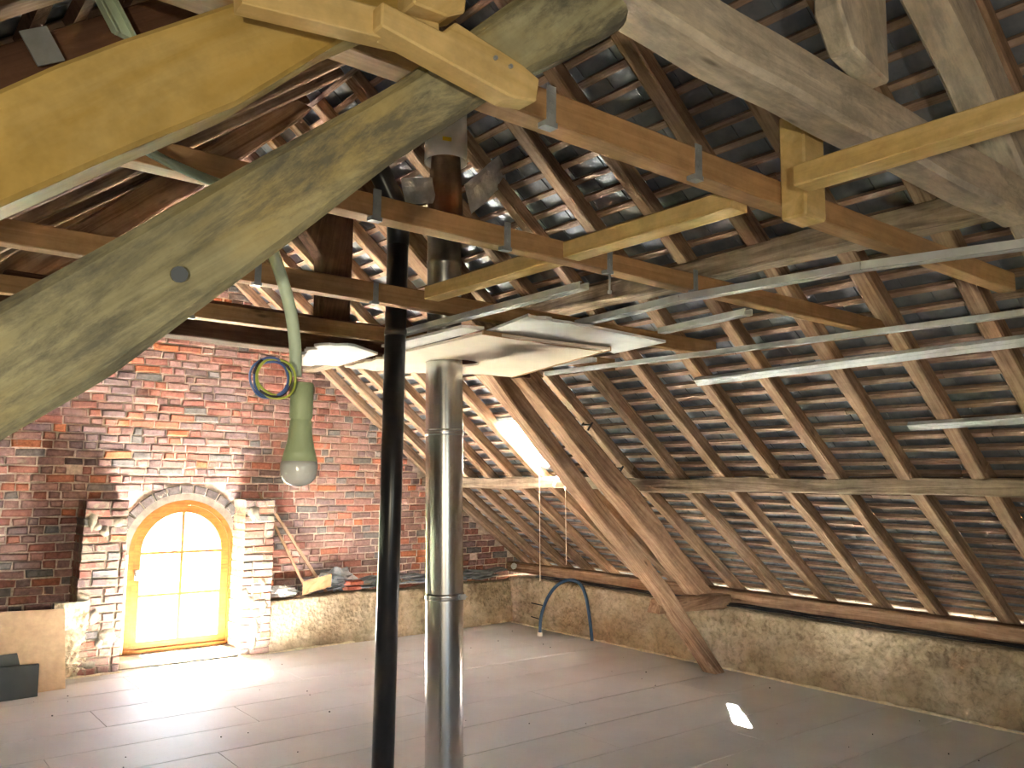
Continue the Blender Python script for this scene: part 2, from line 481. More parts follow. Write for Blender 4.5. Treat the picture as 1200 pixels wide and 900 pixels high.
def brick_verts(cx, cz, lw, lh, y, proud, rnd, cham=0.007):
    """a brick whose worn front stands proud of plane y (towards -y)"""
    j = lambda s=0.0055: rnd.uniform(-s, s)
    a, h = lw / 2, lh / 2
    base = [(cx - a + j(), y + 0.01, cz - h + j()), (cx + a + j(), y + 0.01, cz - h + j()), (cx + a + j(), y + 0.01, cz + h + j()), (cx - a + j(), y + 0.01, cz + h + j())]
    mid = [(p[0], y - proud * 0.45, p[2]) for p in base]
    c = cham
    fr = [(base[0][0] + c, y - proud + j(.002), base[0][2] + c), (base[1][0] - c, y - proud + j(.002), base[1][2] + c), (base[2][0] - c, y - proud + j(.002), base[2][2] - c), (base[3][0] + c, y - proud + j(.002), base[3][2] - c)]
    fs = []
    for s_ in (0, 4):
        for i in range(4): i2 = (i + 1) % 4; fs.append((s_ + i, s_ + i2, s_ + 4 + i2, s_ + 4 + i))
    fs.append((8, 9, 10, 11))
    return base + mid + fr, fs


def emit_bricks(bricks, parent, mat, keep, stuff_name):
    ks = rank_visible([(i, b[0]) for i, b in enumerate(bricks)], 1.0, keep)
    st = MB()
    for i, (c, vs, fs, tint) in enumerate(bricks):
        if i in ks:
            o = mesh_obj('brick', [Vector(v) - Vector(c) for v in vs], fs, mat, parent, False, [tint] * len(vs)); o.location = c
        else: st.add(vs, fs, tint)
    if st.v: tag(st.build(stuff_name, mat, parent), kind='stuff')


rb = random.Random(11); bricks = []
z = 0.0; course = 0
while z < ZRIDGE:
    ch_ = 0.0705; x = XL - 0.3 + rb.uniform(-0.1, 0); prev = 0
    while x < 6.9:
        ln = (0.205 if rb.random() < 0.5 else 0.098) * rb.uniform(0.92, 1.06)
        if rb.random() < 0.08: ln *= 0.7
        cxx, czz = x + ln / 2, z + 0.033 + 0.006 * noise.noise(Vector((x * 0.6, z * 2, 0)))
        edge = zr(cxx) + 0.085
        dd = math.hypot(cxx - WCX, max(czz - WZS, 0))
        hole = (abs(cxx - WCX) < WR_ + 0.02 + ln / 2 and czz < WZS) or (czz >= WZS and (math.hypot(max(abs(cxx - WCX) - ln / 2, 0), czz - WZS) < WR_ + 0.085))
        hidden = (1.62 < cxx < 1.9 or 2.98 < cxx < 3.2) and czz < 1.36
        if czz < edge - 0.05 and not hole and not hidden and czz > 0.3 and not (rb.random() < 0.004):
            vs, fs = brick_verts(cxx, czz, ln, 0.0595, YG, rb.uniform(0.008, 0.026), rb, 0.010)
            bricks.append(((cxx, YG, czz), vs, fs, pick(rb)))
        x += ln + rb.uniform(0.010, 0.015)
    z += ch_; course += 1
# voussoirs of the arch ring
for k in range(15):
    a = math.pi * (k + 0.5) / 15; r0, r1 = WR_ + 0.0, WR_ + 0.075
    ca, sa = math.cos(a), math.sin(a); da = math.pi / 15 / 2 * 0.9
    pts = [(r0, -da), (r1, -da), (r1, da), (r0, da)]
    P_ = [(WCX - r * math.cos(a + t), WZS + r * math.sin(a + t)) for r, t in pts]
    cxm = sum(p[0] for p in P_) / 4; czm = sum(p[1] for p in P_) / 4
    vs = [(p[0], YG + 0.02, p[1]) for p in P_] + [(p[0], YG - 0.012, p[1]) for p in P_] + [(cxm + (p[0] - cxm) * 0.88, YG - 0.026, czm + (p[1] - czm) * 0.88) for p in P_]
    fs = []
    for s_ in (0, 4):
        for i in range(4): i2 = (i + 1) % 4; fs.append((s_ + i, s_ + i2, s_ + 4 + i2, s_ + 4 + i))
    fs.append((8, 9, 10, 11))
    k_ = rb.uniform(0.8, 1.1)
    bricks.append(((cxm, YG - 0.2, czm), vs, fs, (0.115 * k_, 0.095 * k_, 0.09 * k_)))
emit_bricks(bricks, wb, M['brick'], 300, 'brickwork')
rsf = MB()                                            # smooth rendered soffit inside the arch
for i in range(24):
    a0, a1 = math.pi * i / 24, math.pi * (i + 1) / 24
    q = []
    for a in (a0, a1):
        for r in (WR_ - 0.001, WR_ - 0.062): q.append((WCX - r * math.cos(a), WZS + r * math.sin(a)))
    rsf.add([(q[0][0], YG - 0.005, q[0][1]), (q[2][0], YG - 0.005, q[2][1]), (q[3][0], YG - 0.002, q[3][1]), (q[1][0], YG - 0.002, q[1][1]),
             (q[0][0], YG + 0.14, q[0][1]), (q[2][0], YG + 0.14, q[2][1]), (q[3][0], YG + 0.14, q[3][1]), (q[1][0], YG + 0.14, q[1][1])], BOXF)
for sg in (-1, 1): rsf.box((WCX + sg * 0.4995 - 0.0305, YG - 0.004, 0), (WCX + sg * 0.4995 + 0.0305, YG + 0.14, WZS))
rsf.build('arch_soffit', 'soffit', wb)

# two brick piers standing proud of the gable beside the window


def pier(name, x0, x1, ztop, slant, label, seed):
    e = tag(empty(name, ((x0 + x1) / 2, 7.62, 0)), label, 'pier')
    rr = random.Random(seed); core = MB()
    core.add([(x0 - slant + 0.012, 7.612, 0), (x1 - 0.012, 7.612, 0), (x1 - 0.012, YG, 0), (x0 - slant + .012, YG, 0),
              (x0 + 0.012, 7.612, ztop - .01), (x1 - 0.012, 7.612, ztop - .01), (x1 - 0.012, YG, ztop - .01), (x0 + .012, YG, ztop - .01)], BOXF)
    c = core.build('mortar_core', 'plastergrey', e); c.location = -Vector(e.location)
    z = 0.0
    while z < ztop - 0.03:
        off = slant * (1 - z / ztop)
        xa = x0 - off; step = 0.0
        first = rr.random() < 0.5
        while xa < x1 - 0.03:
            ln = 0.2 if first else 0.098
            first = not first if rr.random() < 0.8 else first
            xb = min(xa + ln, x1)
            if x1 - xb < 0.05: xb = x1
            vs, fs = brick_verts((xa + xb) / 2, z + 0.033, xb - xa - 0.01, 0.059, 7.615, rr.uniform(0.010, 0.018), rr)
            # make corner bricks deep so the side face shows them
            vs = [(v[0], YG - 0.005 if i < 4 else v[1], v[2]) for i, v in enumerate(vs)]
            cc = Vector(((xa + xb) / 2, 7.61, z + 0.033))
            o = mesh_obj('brick', [Vector(v) - cc for v in vs], fs, M['pierbrick'], e, False, [pick(rr)] * len(vs)); o.location = cc - Vector(e.location)
            xa = xb + 0.004
        z += 0.0705
    # lumps of lime left on the face
    for _ in range(9):
        lx, lz = rr.uniform(x0, x1 - 0.06), rr.uniform(0.08, ztop - 0.12); w_, h_ = rr.uniform(0.04, 0.10), rr.uniform(0.03, 0.11)
        n_ = 11; ring = [(lx + w_ * math.cos(t * 2 * math.pi / n_) * rr.uniform(.6, 1), lz + h_ * math.sin(t * 2 * math.pi / n_) * rr.uniform(.6, 1)) for t in range(n_)]
        ring = [(min(max(a, x0 - slant * .4), x1 - .005), max(b, 0.01)) for a, b in ring]
        vs = [(a, 7.608, b) for a, b in ring] + [(lx + (a - lx) * .8, 7.596, lz + (b - lz) * .8) for a, b in ring] + [(min(max(lx, x0), x1 - .02), 7.592, lz)]
        fs = [(i, (i + 1) % n_, (i + 1) % n_ + n_, i + n_) for i in range(n_)] + [(i + n_, (i + 1) % n_ + n_, 2 * n_) for i in range(n_)]
        o = mesh_obj('lime_smear', vs, fs, 'plastergrey', e, True); o.location = -Vector(e.location)
    return e


pier('brick_pier', 1.60, 1.94, 1.415, 0.04, 'lime-smeared brick pier left of the arched window, beside the chipboard', 3)
pier('brick_pier', 2.94, 3.235, 1.40, -0.0, 'lime-smeared brick pier right of the arched window, beside the plaster ledge', 5)

# rubble block under the left pier's outer corner
st = rough_wall('rubble_patch', lambda u, v: ((1.42 + 0.26 * u, 7.60 - 0.02 * math.sin(math.pi * u), 0.0 + 0.60 * v), (0, -1, 0)), 30, 50, 'plaster', wb, 0.02)

# rear gable, left knee wall (outside the frame, they close the room); the rear gable also has an added opening to let in sky light
rg = MB()
for a0, a1, b0, b1 in ((XL - .6, -0.05, -.1, 4.2), (1.25, 7.0, -.1, 4.2), (-0.05, 1.25, -.1, 0.35), (-0.05, 1.25, 1.85, 4.2)):
    rg.box((a0, YB - 0.3, b0), (a1, YB, b1))
tag(rg.build('wall_front', 'mortar'), kind='structure')
wl_ = MB(); wl_.box((XL - 0.35, YB, -0.05), (XL, YG, 0.52)); tag(wl_.build('wall_left', 'plaster'), kind='structure')
wo = MB(); wo.box((XR + 0.06, YB, -0.05), (XR + 0.75, YG, 0.40)); tag(wo.build('wall_right_core', 'plaster', wr))

# foam bead sealing the joint of floor and walls
fb = MB()
for (pa, pb) in (((1.0, 7.585, 0), (1.95, 7.575, 0)), ((2.94, 7.585, 0), (6.12, 7.70, 0)), ((6.125, 7.68, 0), (6.125, -2.0, 0))):
    pa, pb = Vector(pa), Vector(pb); n_ = int((pb - pa).length / 0.03)
    pts = []; rs = []
    for i in range(n_ + 1):
        p = pa.lerp(pb, i / n_); p += Vector((noise.noise(p * 7), noise.noise(p * 7 + Vector((3, 3, 3))), 0)) * 0.012; p.z = 0.004
        pts.append(p); rs.append(max(0.004, 0.012 + 0.012 * noise.noise(p * 11)))
    fb.tube(pts, rs, 6)
fbo = fb.build('trim_1', 'foam', None, True); tag(fbo, kind='structure')

# ---------------------------------------------------------------- roof covering: battens and slates
ceil = tag(empty('ceiling'), kind='structure')
SKY_Y0, SKY_Y1, SKY_X0, SKY_X1 = 5.60, 5.86, 4.50, 4.98      # roof window in the right slope


def slope_pts(side):
    """rows of (x, z, tangent, normal) up the slope, on top of the rafters"""
    out = []
    s = 0.0; pts = [(KX + 0.12, zr(KX) - 0.09), (PX, PZ), (RX, ZRIDGE)]
    for (xa, za), (xb, zb) in zip(pts, pts[1:]):
        L = math.hypot(xb - xa, zb - za); t = Vector(((xb - xa) / L, 0, (zb - za) / L)); nrm = Vector((-t.z, 0, t.x));
        if nrm.z < 0: nrm = -nrm
        while s < L:
            out.append((Vector((xa, 0, za)) + t * s, t, nrm)); s += 0.118
        s -= L
    return out


RH = 0.085          # rafter depth
rows = slope_pts(1)
kslates = []
for side in (1, -1):
    def mir(v): return Vector((2 * RX - v.x, v.y, v.z)) if side < 0 else v
    battens = []
    for k, (p, t, nrm) in enumerate(rows):
        c = p + nrm * (RH + 0.014)
        segs = [(YB, 1.9 + (k * 0.37) % 1.4), (1.9 + (k * 0.37) % 1.4, 5.02 + (k * 0.53) % 0.9), (5.02 + (k * 0.53) % 0.9, YG)]
        if side > 0 and SKY_X0 < p.x < SKY_X1: segs = [segs[0], (segs[0][1], SKY_Y0 - 0.02), (SKY_Y1 + 0.02, YG)]
        for (ya, yb) in segs:
            b = MB(); hw = 0.0155 + R.uniform(-.002, .003)
            nn = max(2, int((yb - ya) / 0.35)); vs = []; fs = []
            for i in range(nn + 1):
                y = ya + 0.002 + (yb - ya - 0.004) * i / nn; q = c + Vector((0, y, 0)) + nrm * 0.003 * noise.noise(Vector((y * 1.3, k, 1))) + t * 0.006 * noise.noise(Vector((y * 0.9, k, 5)))
                for a_, b_ in ((-1, -1), (1, -1), (1, 1), (-1, 1)):
                    vs.append(mir(q + t * hw * a_ + nrm * 0.013 * b_))
            for i in range(nn):
                for j in range(4):
                    f = (i * 4 + j, i * 4 + (j + 1) % 4, i * 4 + 4 + (j + 1) % 4, i * 4 + 4 + j)
                    fs.append(f if side > 0 else f[::-1])
            fs.append((0, 3, 2, 1)); fs.append(tuple(nn * 4 + j for j in (0, 1, 2, 3)))
            if side > 0:
                # local x along the batten so the grain follows it
                vv = [Vector((v.y - ya, v.x - c.x, v.z - c.z)) for v in vs]
                o = mesh_obj('batten', vv, fs, 'batten', ceil)
                o.matrix_world = Matrix(((0, 1, 0, c.x), (1, 0, 0, ya), (0, 0, 1, c.z), (0, 0, 0, 1)))
            else: battens.append((vs, fs))
    if battens:
        b = MB()
        for vs, fs in battens: b.add(vs, fs)
        tag(b.build('left_slope_battens', 'darkwood', ceil), kind='stuff')  # darker wood than the right battens puts this slope's deep shade into colour
    # slates: thin tilted plates, each lapping the one below
    sl = []
    for k, (p, t, nrm) in enumerate(rows):
        y = YB - (0.115 if k % 2 else 0)
        while y < YG:
            wd = 0.232
            y0_, y1_ = y, y + wd
            if side > 0 and SKY_X0 - 0.02 < p.x < SKY_X1 + 0.20:
                if y0_ < SKY_Y0 - 0.03 < y1_: y1_ = SKY_Y0 - 0.03
                elif y0_ < SKY_Y1 + 0.03 < y1_: y0_ = SKY_Y1 + 0.03
                elif SKY_Y0 - 0.03 <= y0_ and y1_ <= SKY_Y1 + 0.03: y1_ = y0_
            if y1_ - y0_ > 0.01:
                lift = 0.028 + 0.012 + RH + R.uniform(-0.001, 0.002); tl = R.uniform(-0.004, 0.004)
                a = p + nrm * (lift + 0.012) - t * 0.045; bb = p + nrm * (lift + 0.0) + t * 0.235
                g = 0.0025 + R.uniform(0, 0.002)
                vs = [mir(a + Vector((0, y0_ + g, 0)) - t * tl), mir(a + Vector((0, y1_ - g, 0)) + t * tl), mir(bb + Vector((0, y1_ - g, 0))), mir(bb + Vector((0, y0_ + g, 0)))]
                vs += [v + (mir(nrm) - mir(Vector((0, 0, 0)))) * 0.006 for v in vs]
                sl.append((Vector((0, 0, 0)) + sum(vs, Vector()) / 8, vs))
            y += wd
    FS = [(0, 3, 2, 1), (4, 5, 6, 7), (0, 1, 5, 4), (1, 2, 6, 5), (2, 3, 7, 6), (3, 0, 4, 7)]
    ks = set()
    if side > 0:
        ks = rank_visible([(i, s_[0]) for i, s_ in enumerate(sl)], 1.0, 300)
    stf = MB()
    for i, (c, vs) in enumerate(sl):
        if i in ks:
            o = mesh_obj('slate', [v - c for v in vs], FS, 'slate', ceil); o.location = c
        else: stf.add(vs, FS)
    tag(stf.build('slating', 'slate', ceil), kind='stuff')

# ridge cap closes the top
rc = MB(); rc.prism([(RX - 0.25, ZRIDGE + 0.02), (RX, ZRIDGE + 0.24), (RX + 0.25, ZRIDGE + 0.02), (RX + .25, ZRIDGE + .06), (RX, ZRIDGE + .28), (RX - .25, ZRIDGE + .06)], YB, YG)
rc.build('ridge_tile', 'slate', ceil)

# ---------------------------------------------------------------- rafters
UPY = [0.30, 0.76, 1.19, 1.64, 2.08, 2.51, 2.97, 3.42, 3.87, 4.31, 4.77, 5.13, 5.49, 5.93, 6.34, 6.71, 7.08, 7.45, 7.78]
ORD = ['first', 'second', 'third', 'fourth', 'fifth', 'sixth', 'seventh', 'eighth', 'ninth', 'tenth', 'eleventh', 'twelfth', 'thirteenth', 'fourteenth', 'fifteenth', 'sixteenth', 'seventeenth', 'eighteenth', 'nineteenth', 'twentieth']
tU = Vector((RX - PX, 0, ZRIDGE - PZ)).normalized(); nU = Vector((-tU.z, 0, tU.x)); nU = nU if nU.z > 0 else -nU
tL = Vector((PX - KX, 0, PZ - KZ)).normalized(); nL = Vector((-tL.z, 0, tL.x)); nL = nL if nL.z > 0 else -nL
lab_n = len(UPY)
for i, y in enumerate(UPY):
    k = lab_n - 1 - i
    wd = 0.088 + R.uniform(-0.008, 0.010)
    o = beam('rafter', Vector((PX, y, PZ)) + nU * RH / 2 - tU * 0.09, Vector((RX + 0.02, y + R.uniform(-.01, .01), ZRIDGE)) + nU * RH / 2, wd, RH, 'rafter', nU, 0.006, 18, 0.1, seed=i)
    tag(o, 'upper roof rafter above the right purlin, %s from the brick gable' % ORD[k], 'rafter', 'upper rafters of the right slope')
    yl = y + R.uniform(-0.02, 0.02)
    o = beam('rafter', Vector((KX, yl, KZ)) + nL * RH / 2 - tL * 0.05, Vector((PX, yl, PZ)) + nL * RH / 2 + tL * 0.04, wd, RH, 'rafter', nL, 0.005, 12, 0.1, seed=i + 50)
    tag(o, 'lower roof rafter between right purlin and low wall, %s from the brick gable' % ORD[k], 'rafter', 'lower rafters of the right slope')
for i, y in enumerate(UPY[:]):
    k = lab_n - 1 - i
    a = Vector((2 * RX - PX, y, PZ)); nn_ = Vector((-nU.x, 0, nU.z))
    o = beam('rafter', Vector((2 * RX - KX, y, KZ)) + nn_ * RH / 2, Vector((RX - 0.02, y, ZRIDGE)) + nn_ * RH / 2, 0.085, RH, 'rafter', nn_, 0.004, 12, 0.1, seed=i + 90)
    tag(o, 'rafter of the shaded left roof slope, %s from the brick gable' % ORD[k], 'rafter', 'rafters of the left slope')

for q, (x_, y_) in enumerate(((4.02, 4.80), (4.52, 4.72), (4.93, 4.79))):
    b = MB(); c = Vector((x_, y_, zr(x_)))
    b.obox(c - nU * 0.02, tU * 0.004, (0, 0.05, 0), nU * 0.006); b.obox(c - nU * 0.04 + Vector((0, -.05, 0)), tU * 0.005, (0, 0.006, 0), nU * 0.04); b.obox(c + nU * 0.02 + Vector((0, .05, 0)), tU * 0.005, (0, 0.004, 0), nU * 0.045)
    tag(b.build('iron_strap', 'black'), ['upper', 'middle', 'lower'][q] + ' black iron strap on the rafter right of the rough principal rafter', 'strap', 'black iron straps on the rafter')

# ---------------------------------------------------------------- purlins and wall plates
o = beam('purlin', (PX + 0.075, 7.9, PZ - 0.058), (PX + 0.075, -2.9, PZ - 0.052), 0.15, 0.105, 'oldwood', (0, 0, 1), 0.016, 40, 0.10, seed=3)
tag(o, 'old tan purlin running the length of the right slope, below the roof window', 'purlin')
o = beam('purlin', (3.57 + 0.08, 7.9, 2.752), (3.57 + 0.08, -2.9, 2.762), 0.16, 0.12, 'oldwood', (0, 0, 1), 0.014, 40, 0.10, seed=4)
tag(o, 'pale upper purlin passing under the grey collar beam, above the metal rails', 'purlin')
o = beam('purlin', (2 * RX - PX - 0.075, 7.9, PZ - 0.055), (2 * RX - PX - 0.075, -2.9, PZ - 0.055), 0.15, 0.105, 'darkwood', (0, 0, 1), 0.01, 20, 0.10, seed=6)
tag(o, 'dark lower purlin of the left slope', 'purlin')
o = beam('wall_plate', (XR + 0.15, 7.9, 0.60), (XR + 0.15, -2.9, 0.61), 0.13, 0.11, 'strut', (0, 0, 1), 0.008, 40, 0.10, seed=8)
tag(o, 'brown timber wall plate lying on top of the low right wall', 'wall plate')
b = MB()
for j in range(3):
    pts = [(XR + 0.035 + 0.02 * j + 0.01 * noise.noise(Vector((i * .4, j, 0))), 7.3 - i * 0.1, 0.535 + 0.008 * j + 0.012 * noise.noise(Vector((i * .3, j, 4)))) for i in range(95)]
    b.tube(pts, 0.007, 6)
tag(b.build('cable_run', 'black', None, True), 'black cables lying loosely along the top of the low right wall', 'cable')

# ---------------------------------------------------------------- near truss


def prism_thing(name, poly, y0, y1, mat, label, cat, amp=0.003, tilt=None, cuts=10, parent=None, bev=0.008):
    """timber from its real outline in the truss plane, thickness y1 - y0, with subdivided wandering arrises"""
    import bmesh
    P = [Vector((p[0], 0, p[1])) for p in poly]
    # long axis
    ax = max(((a - b) for a in P for b in P), key=lambda v: v.length).normalized()
    if ax.x < 0: ax = -ax
    az = Vector((-ax.z, 0, ax.x)); org = P[0].copy(); org.y = y0
    bm = bmesh.new()
    loc = [((p - Vector((org.x, 0, org.z))).dot(ax), (p - Vector((org.x, 0, org.z))).dot(az)) for p in P]
    f0 = [bm.verts.new((a, 0, c)) for a, c in loc]; f1 = [bm.verts.new((a, y1 - y0, c)) for a, c in loc]
    n = len(P); bm.faces.new(f0); bm.faces.new(f1[::-1])
    for i in range(n): bm.faces.new((f0[i], f1[i], f1[(i + 1) % n], f0[(i + 1) % n]))
    bmesh.ops.recalc_face_normals(bm, faces=bm.faces)
    bmesh.ops.bevel(bm, geom=bm.edges[:], offset=bev, segments=1, affect='EDGES', clamp_overlap=True)
    xs_ = [v.co.x for v in bm.verts]; lo, hi = min(xs_), max(xs_)
    nc = max(2, int((hi - lo) / 0.08))
    for i in range(1, nc):
        bmesh.ops.bisect_plane(bm, geom=bm.verts[:] + bm.edges[:] + bm.faces[:], plane_co=(lo + (hi - lo) * i / nc, 0, 0), plane_no=(1, 0, 0))
    for v in bm.verts:
        q = v.co * 3.0 + org * 5
        v.co.y += noise.noise(q) * amp; v.co.z += noise.noise(q + Vector((7, 3, 1))) * amp
    me = bpy.data.meshes.new(name); bm.to_mesh(me); bm.free(); me.materials.append(M[mat])
    o = bpy.data.objects.new(name, me); COL.objects.link(o)
    ay = Vector((0, 1, 0)); mw = Matrix((ax, ay, az)).transposed().to_4x4(); mw.translation = org
    o.matrix_world = mw
    if label: tag(o, label, cat)
    if parent: o.parent = parent
    return o


s_ = 0.9          # the strut's outline measured at y = 1.2, moved to its own plane y = 1.08


def sc_(pts, f): return [(x * f, 1.6 + (z - 1.6) * f) for x, z in pts]


Apoly = [(0.867, 2.445), (0.722, 2.305), (0.625, 2.222), (0.456, 2.083), (0.293, 1.947), (0.140, 1.819), (-0.35, 1.41), (-1.88, 0.02), (-1.68, -0.02), (-0.32, 1.22), (0.152, 1.645), (0.273, 1.735), (0.403, 1.855), (0.503, 1.949), (0.578, 2.022), (0.693, 2.136), (0.870, 2.287), (1.013, 2.405), (1.190, 2.530), (1.262, 2.59), (1.285, 2.627), (1.275, 2.652), (1.20, 2.69), (1.10, 2.66), (0.969, 2.545)]
strut = prism_thing('timber_strut', sc_(Apoly, 0.9), 1.08, 1.22, 'hewn', 'mottled grey-green hewn strut rising across the upper left foreground', 'beam', 0.005, bev=0.018)
hole = MB()
hole.tube([(0.316, 1.072, 1.855), (0.3175, 1.083, 1.857)], 0.0105, 12); ho = hole.build('peg_hole', 'black', None); ho.parent = strut; ho.matrix_parent_inverse = strut.matrix_world.inverted()

Ppoly = [(0.111, 2.046), (0.166, 2.096), (0.239, 2.155), (0.383, 2.262), (0.90, 2.67), (1.90, 3.47), (1.90, 3.34), (0.741, 2.408), (0.541, 2.255), (0.391, 2.111), (0.270, 2.022), (0.121, 1.905), (-0.6, 1.33), (-1.6, 0.53), (-1.7, 0.62), (-0.6, 1.48)]
prism_thing('principal_rafter', Ppoly, 1.10, 1.195, 'yellow', 'broad yellow-lit smooth beam crossing the top left corner', 'beam', 0.004, bev=0.006)

Bpoly = [(1.05, 2.585), (1.50, 2.555), (2.0, 2.545), (2.6, 2.535), (3.25, 2.53), (3.32, 2.56), (3.22, 2.675), (2.6, 2.69), (1.6, 2.695), (1.05, 2.70)]
prism_thing('collar_beam', Bpoly, 1.10, 1.22, 'greybeam', 'wide pale grey collar beam crossing the upper right', 'beam', 0.010, bev=0.015)
# right principal: underside at z + 0.8 x = 5.234
Cpoly = [(1.95, 3.674), (2.63, 3.13), (3.20, 2.674), (4.0, 2.034), (5.6, 0.80), (6.15, 0.60), (6.15, 0.72), (5.7, 0.98), (4.12, 2.20), (3.32, 2.84), (2.75, 3.296), (2.05, 3.86)]
prism_thing('principal_rafter', Cpoly, 1.10, 1.23, 'greybeam', 'thick grey-brown principal rafter at the top right, notched over the collar beam', 'beam', 0.008, bev=0.012)
Dpoly = [(2.03, 2.90), (2.10, 2.80), (2.295, 2.755), (2.30, 3.56), (2.02, 3.60)]
prism_thing('post', Dpoly, 1.13, 1.21, 'greybeam', 'short upright grey post standing on the collar beam at the top', 'post', 0.004, bev=0.008)

# ---------------------------------------------------------------- far truss
far = 'strut'
prism_thing('timber_strut', [(3.606, 2.216), (4.215, 1.627), (5.184, 0.757), (5.885, 0.0), (6.02, 0.0), (5.297, 0.79), (4.640, 1.37), (3.74, 2.26), (3.60, 2.36), (3.46, 2.36)], 4.60, 4.74, far, 'long slanting brown strut that stands on the white floor', 'beam', 0.008, bev=0.01)
prism_thing('principal_rafter', [(2.20, 3.62), (3.95, 2.20), (4.553, 1.66), (5.125, 1.18), (5.70, 0.66), (5.9, 0.68), (5.0, 1.52), (4.2, 2.16), (2.3, 3.74)], 4.62, 4.78, 'strut', 'rough brown principal rafter just behind the slanting strut, under the right slope', 'beam', 0.014, bev=0.012)
prism_thing('tie_block', [(5.30, 0.535), (6.34, 0.50), (6.36, 0.62), (5.35, 0.645)], 4.70, 4.84, 'strut', 'short level timber tying the slanting strut to the low right wall', 'beam', 0.006)
prism_thing('collar_beam', [(0.45, 2.37), (3.85, 2.34), (3.75, 2.56), (0.55, 2.59)], 4.60, 4.76, 'darkwood', 'dark collar beam behind the joists, left of the black flue', 'beam', 0.006)
prism_thing('king_post', [(2.22, 2.55), (2.40, 2.55), (2.40, 3.62), (2.22, 3.62), (2.20, 3.24), (2.03, 3.16), (2.20, 2.95)], 4.62, 4.76, 'darkwood', 'dark upright king post above the far collar beam', 'post', 0.006)
prism_thing('timber_strut', [(-1.60, 0.0), (0.75, 2.33), (0.60, 2.36), (-1.75, 0.0)], 4.60, 4.74, 'darkwood', 'brown strut of the far truss on the left side, mostly hidden', 'beam', 0.006)
prism_thing('principal_rafter', [(-1.50, 0.68), (0.9, 2.72), (1.25, 3.02), (2.10, 3.86), (1.95, 3.90), (1.30, 3.30), (0.95, 2.98), (-1.60, 0.80)], 4.62, 4.78, 'strut', 'rough purplish-brown timber seen in the gap between the two foreground beams', 'beam', 0.020, bev=0.01)

# ---------------------------------------------------------------- joists
JO = [('first spruce joist from the camera, ending at the right principal rafter', 1.33, 0.20, 3.66, 2.385, 2.457),
      ('second spruce joist from the camera, passing in front of the shiny flue', 2.10, 0.20, 4.13, 2.360, 2.428),
      ('third spruce joist from the camera, passing in front of the black flue', 3.20, 0.20, 4.15, 2.378, 2.462),
      ('fourth spruce joist from the camera, above the broken plasterboard', 4.06, 0.20, 4.15, 2.372, 2.450),
      ('last spruce joist, nearest the brick gable', 4.78, 0.20, 4.15, 2.382, 2.450)]
for i, (lb, y, x0, x1, z0, z1) in enumerate(JO):
    o = beam('joist', (x0, y + 0.032, (z0 + z1) / 2), (x1, y + 0.032, (z0 + z1) / 2), 0.066, z1 - z0, 'orange', (0, 0, 1), 0.003, 16, 0.05, seed=i + 20)
    tag(o, lb, 'joist', 'spruce ceiling joists')


def hanger(x, y, z, label):
    b = MB()
    b.box((x - 0.013, y - 0.004, z - 0.020), (x + 0.013, y - 0.001, z + 0.062))
    b.box((x - 0.018, y - 0.004, z - 0.032), (x + 0.018, y + 0.022, z - 0.020))
    for dz in (0.0, 0.02, 0.045): b.box((x - 0.003, y - 0.0065, z + dz - 0.003), (x + 0.003, y - 0.004, z + dz + 0.003))
    o = b.build('joist_hanger', 'galvdull'); tag(o, label, 'bracket', 'galvanised rail hangers on the joists')


pos = {0: ['leftmost', 'rightmost'], 1: ['leftmost', 'second from left', 'third from left', 'rightmost'], 2: ['leftmost', 'rightmost'], 3: ['leftmost', 'rightmost'], 4: ['leftmost', 'rightmost']}
for j, xs_ in enumerate(([1.161, 1.665], [1.163, 1.647, 2.119, 2.601], [1.246, 1.779], [1.262, 1.788], [1.248, 1.755])):
    for q, hx in enumerate(xs_):
        hanger(hx, JO[j][1], JO[j][4] + 0.02, 'metal rail hanger on the %s joist from the camera, %s' % (ORD[j] if j < 4 else 'fifth', pos[j][q]))

# yellow pine bearers along the room, a cleat, and the planks in the upper left
o = beam('pine_bearer', (1.93, 1.20, 2.402), (1.93, -0.6, 2.402), 0.075, 0.055, 'pine', (0, 0, 1), 0.002, 12, 0.05, seed=41)
tag(o, 'yellow pine bearer running out of frame at right, under the collar beam', 'beam')
o = beam('pine_bearer', (1.93, 2.98, 2.395), (1.93, 1.40, 2.395), 0.075, 0.055, 'pine', (0, 0, 1), 0.002, 12, 0.05, seed=42)
tag(o, 'yellow pine bearer between the first and third joists, ending behind the shiny flue', 'beam')
b = MB(); b.box((2.02, 1.245, 2.335), (2.125, 1.325, 2.64)); o = b.build('cleat', 'pine'); tag(o, 'upright yellow pine block joining the first joist to the collar beam', 'block')
mod = o.modifiers.new('b', 'BEVEL'); mod.width = 0.006
Q = beam('pine_plank', (0.36, 1.04, 2.235), (0.655, 1.02, 2.263), 0.035, 0.044, 'pine', (0, 0, 1), 0.002, 8, 0.05, seed=43)
tag(Q, 'pale yellow plank lying level across the top of the yellow-lit beam', 'plank')
q1 = prism_thing('pine_plank', [(0.545, 2.270), (0.650, 2.262), (0.672, 2.286), (0.80, 2.262), (0.838, 2.248), (0.832, 2.208), (0.78, 2.200), (0.66, 2.217), (0.545, 2.233)], 0.985, 1.03, 'pine', 'bright yellow plank end with two screws, at top centre', 'plank', 0.001, bev=0.003)
for sx, sz in ((0.745, 2.252), (0.775, 2.248)):
    b = MB(); b.tube([(sx, 0.981, sz), (sx, 0.988, sz)], 0.0035, 10); o = b.build('screw', 'galvdull'); o.parent = q1; o.matrix_parent_inverse = q1.matrix_world.inverted()
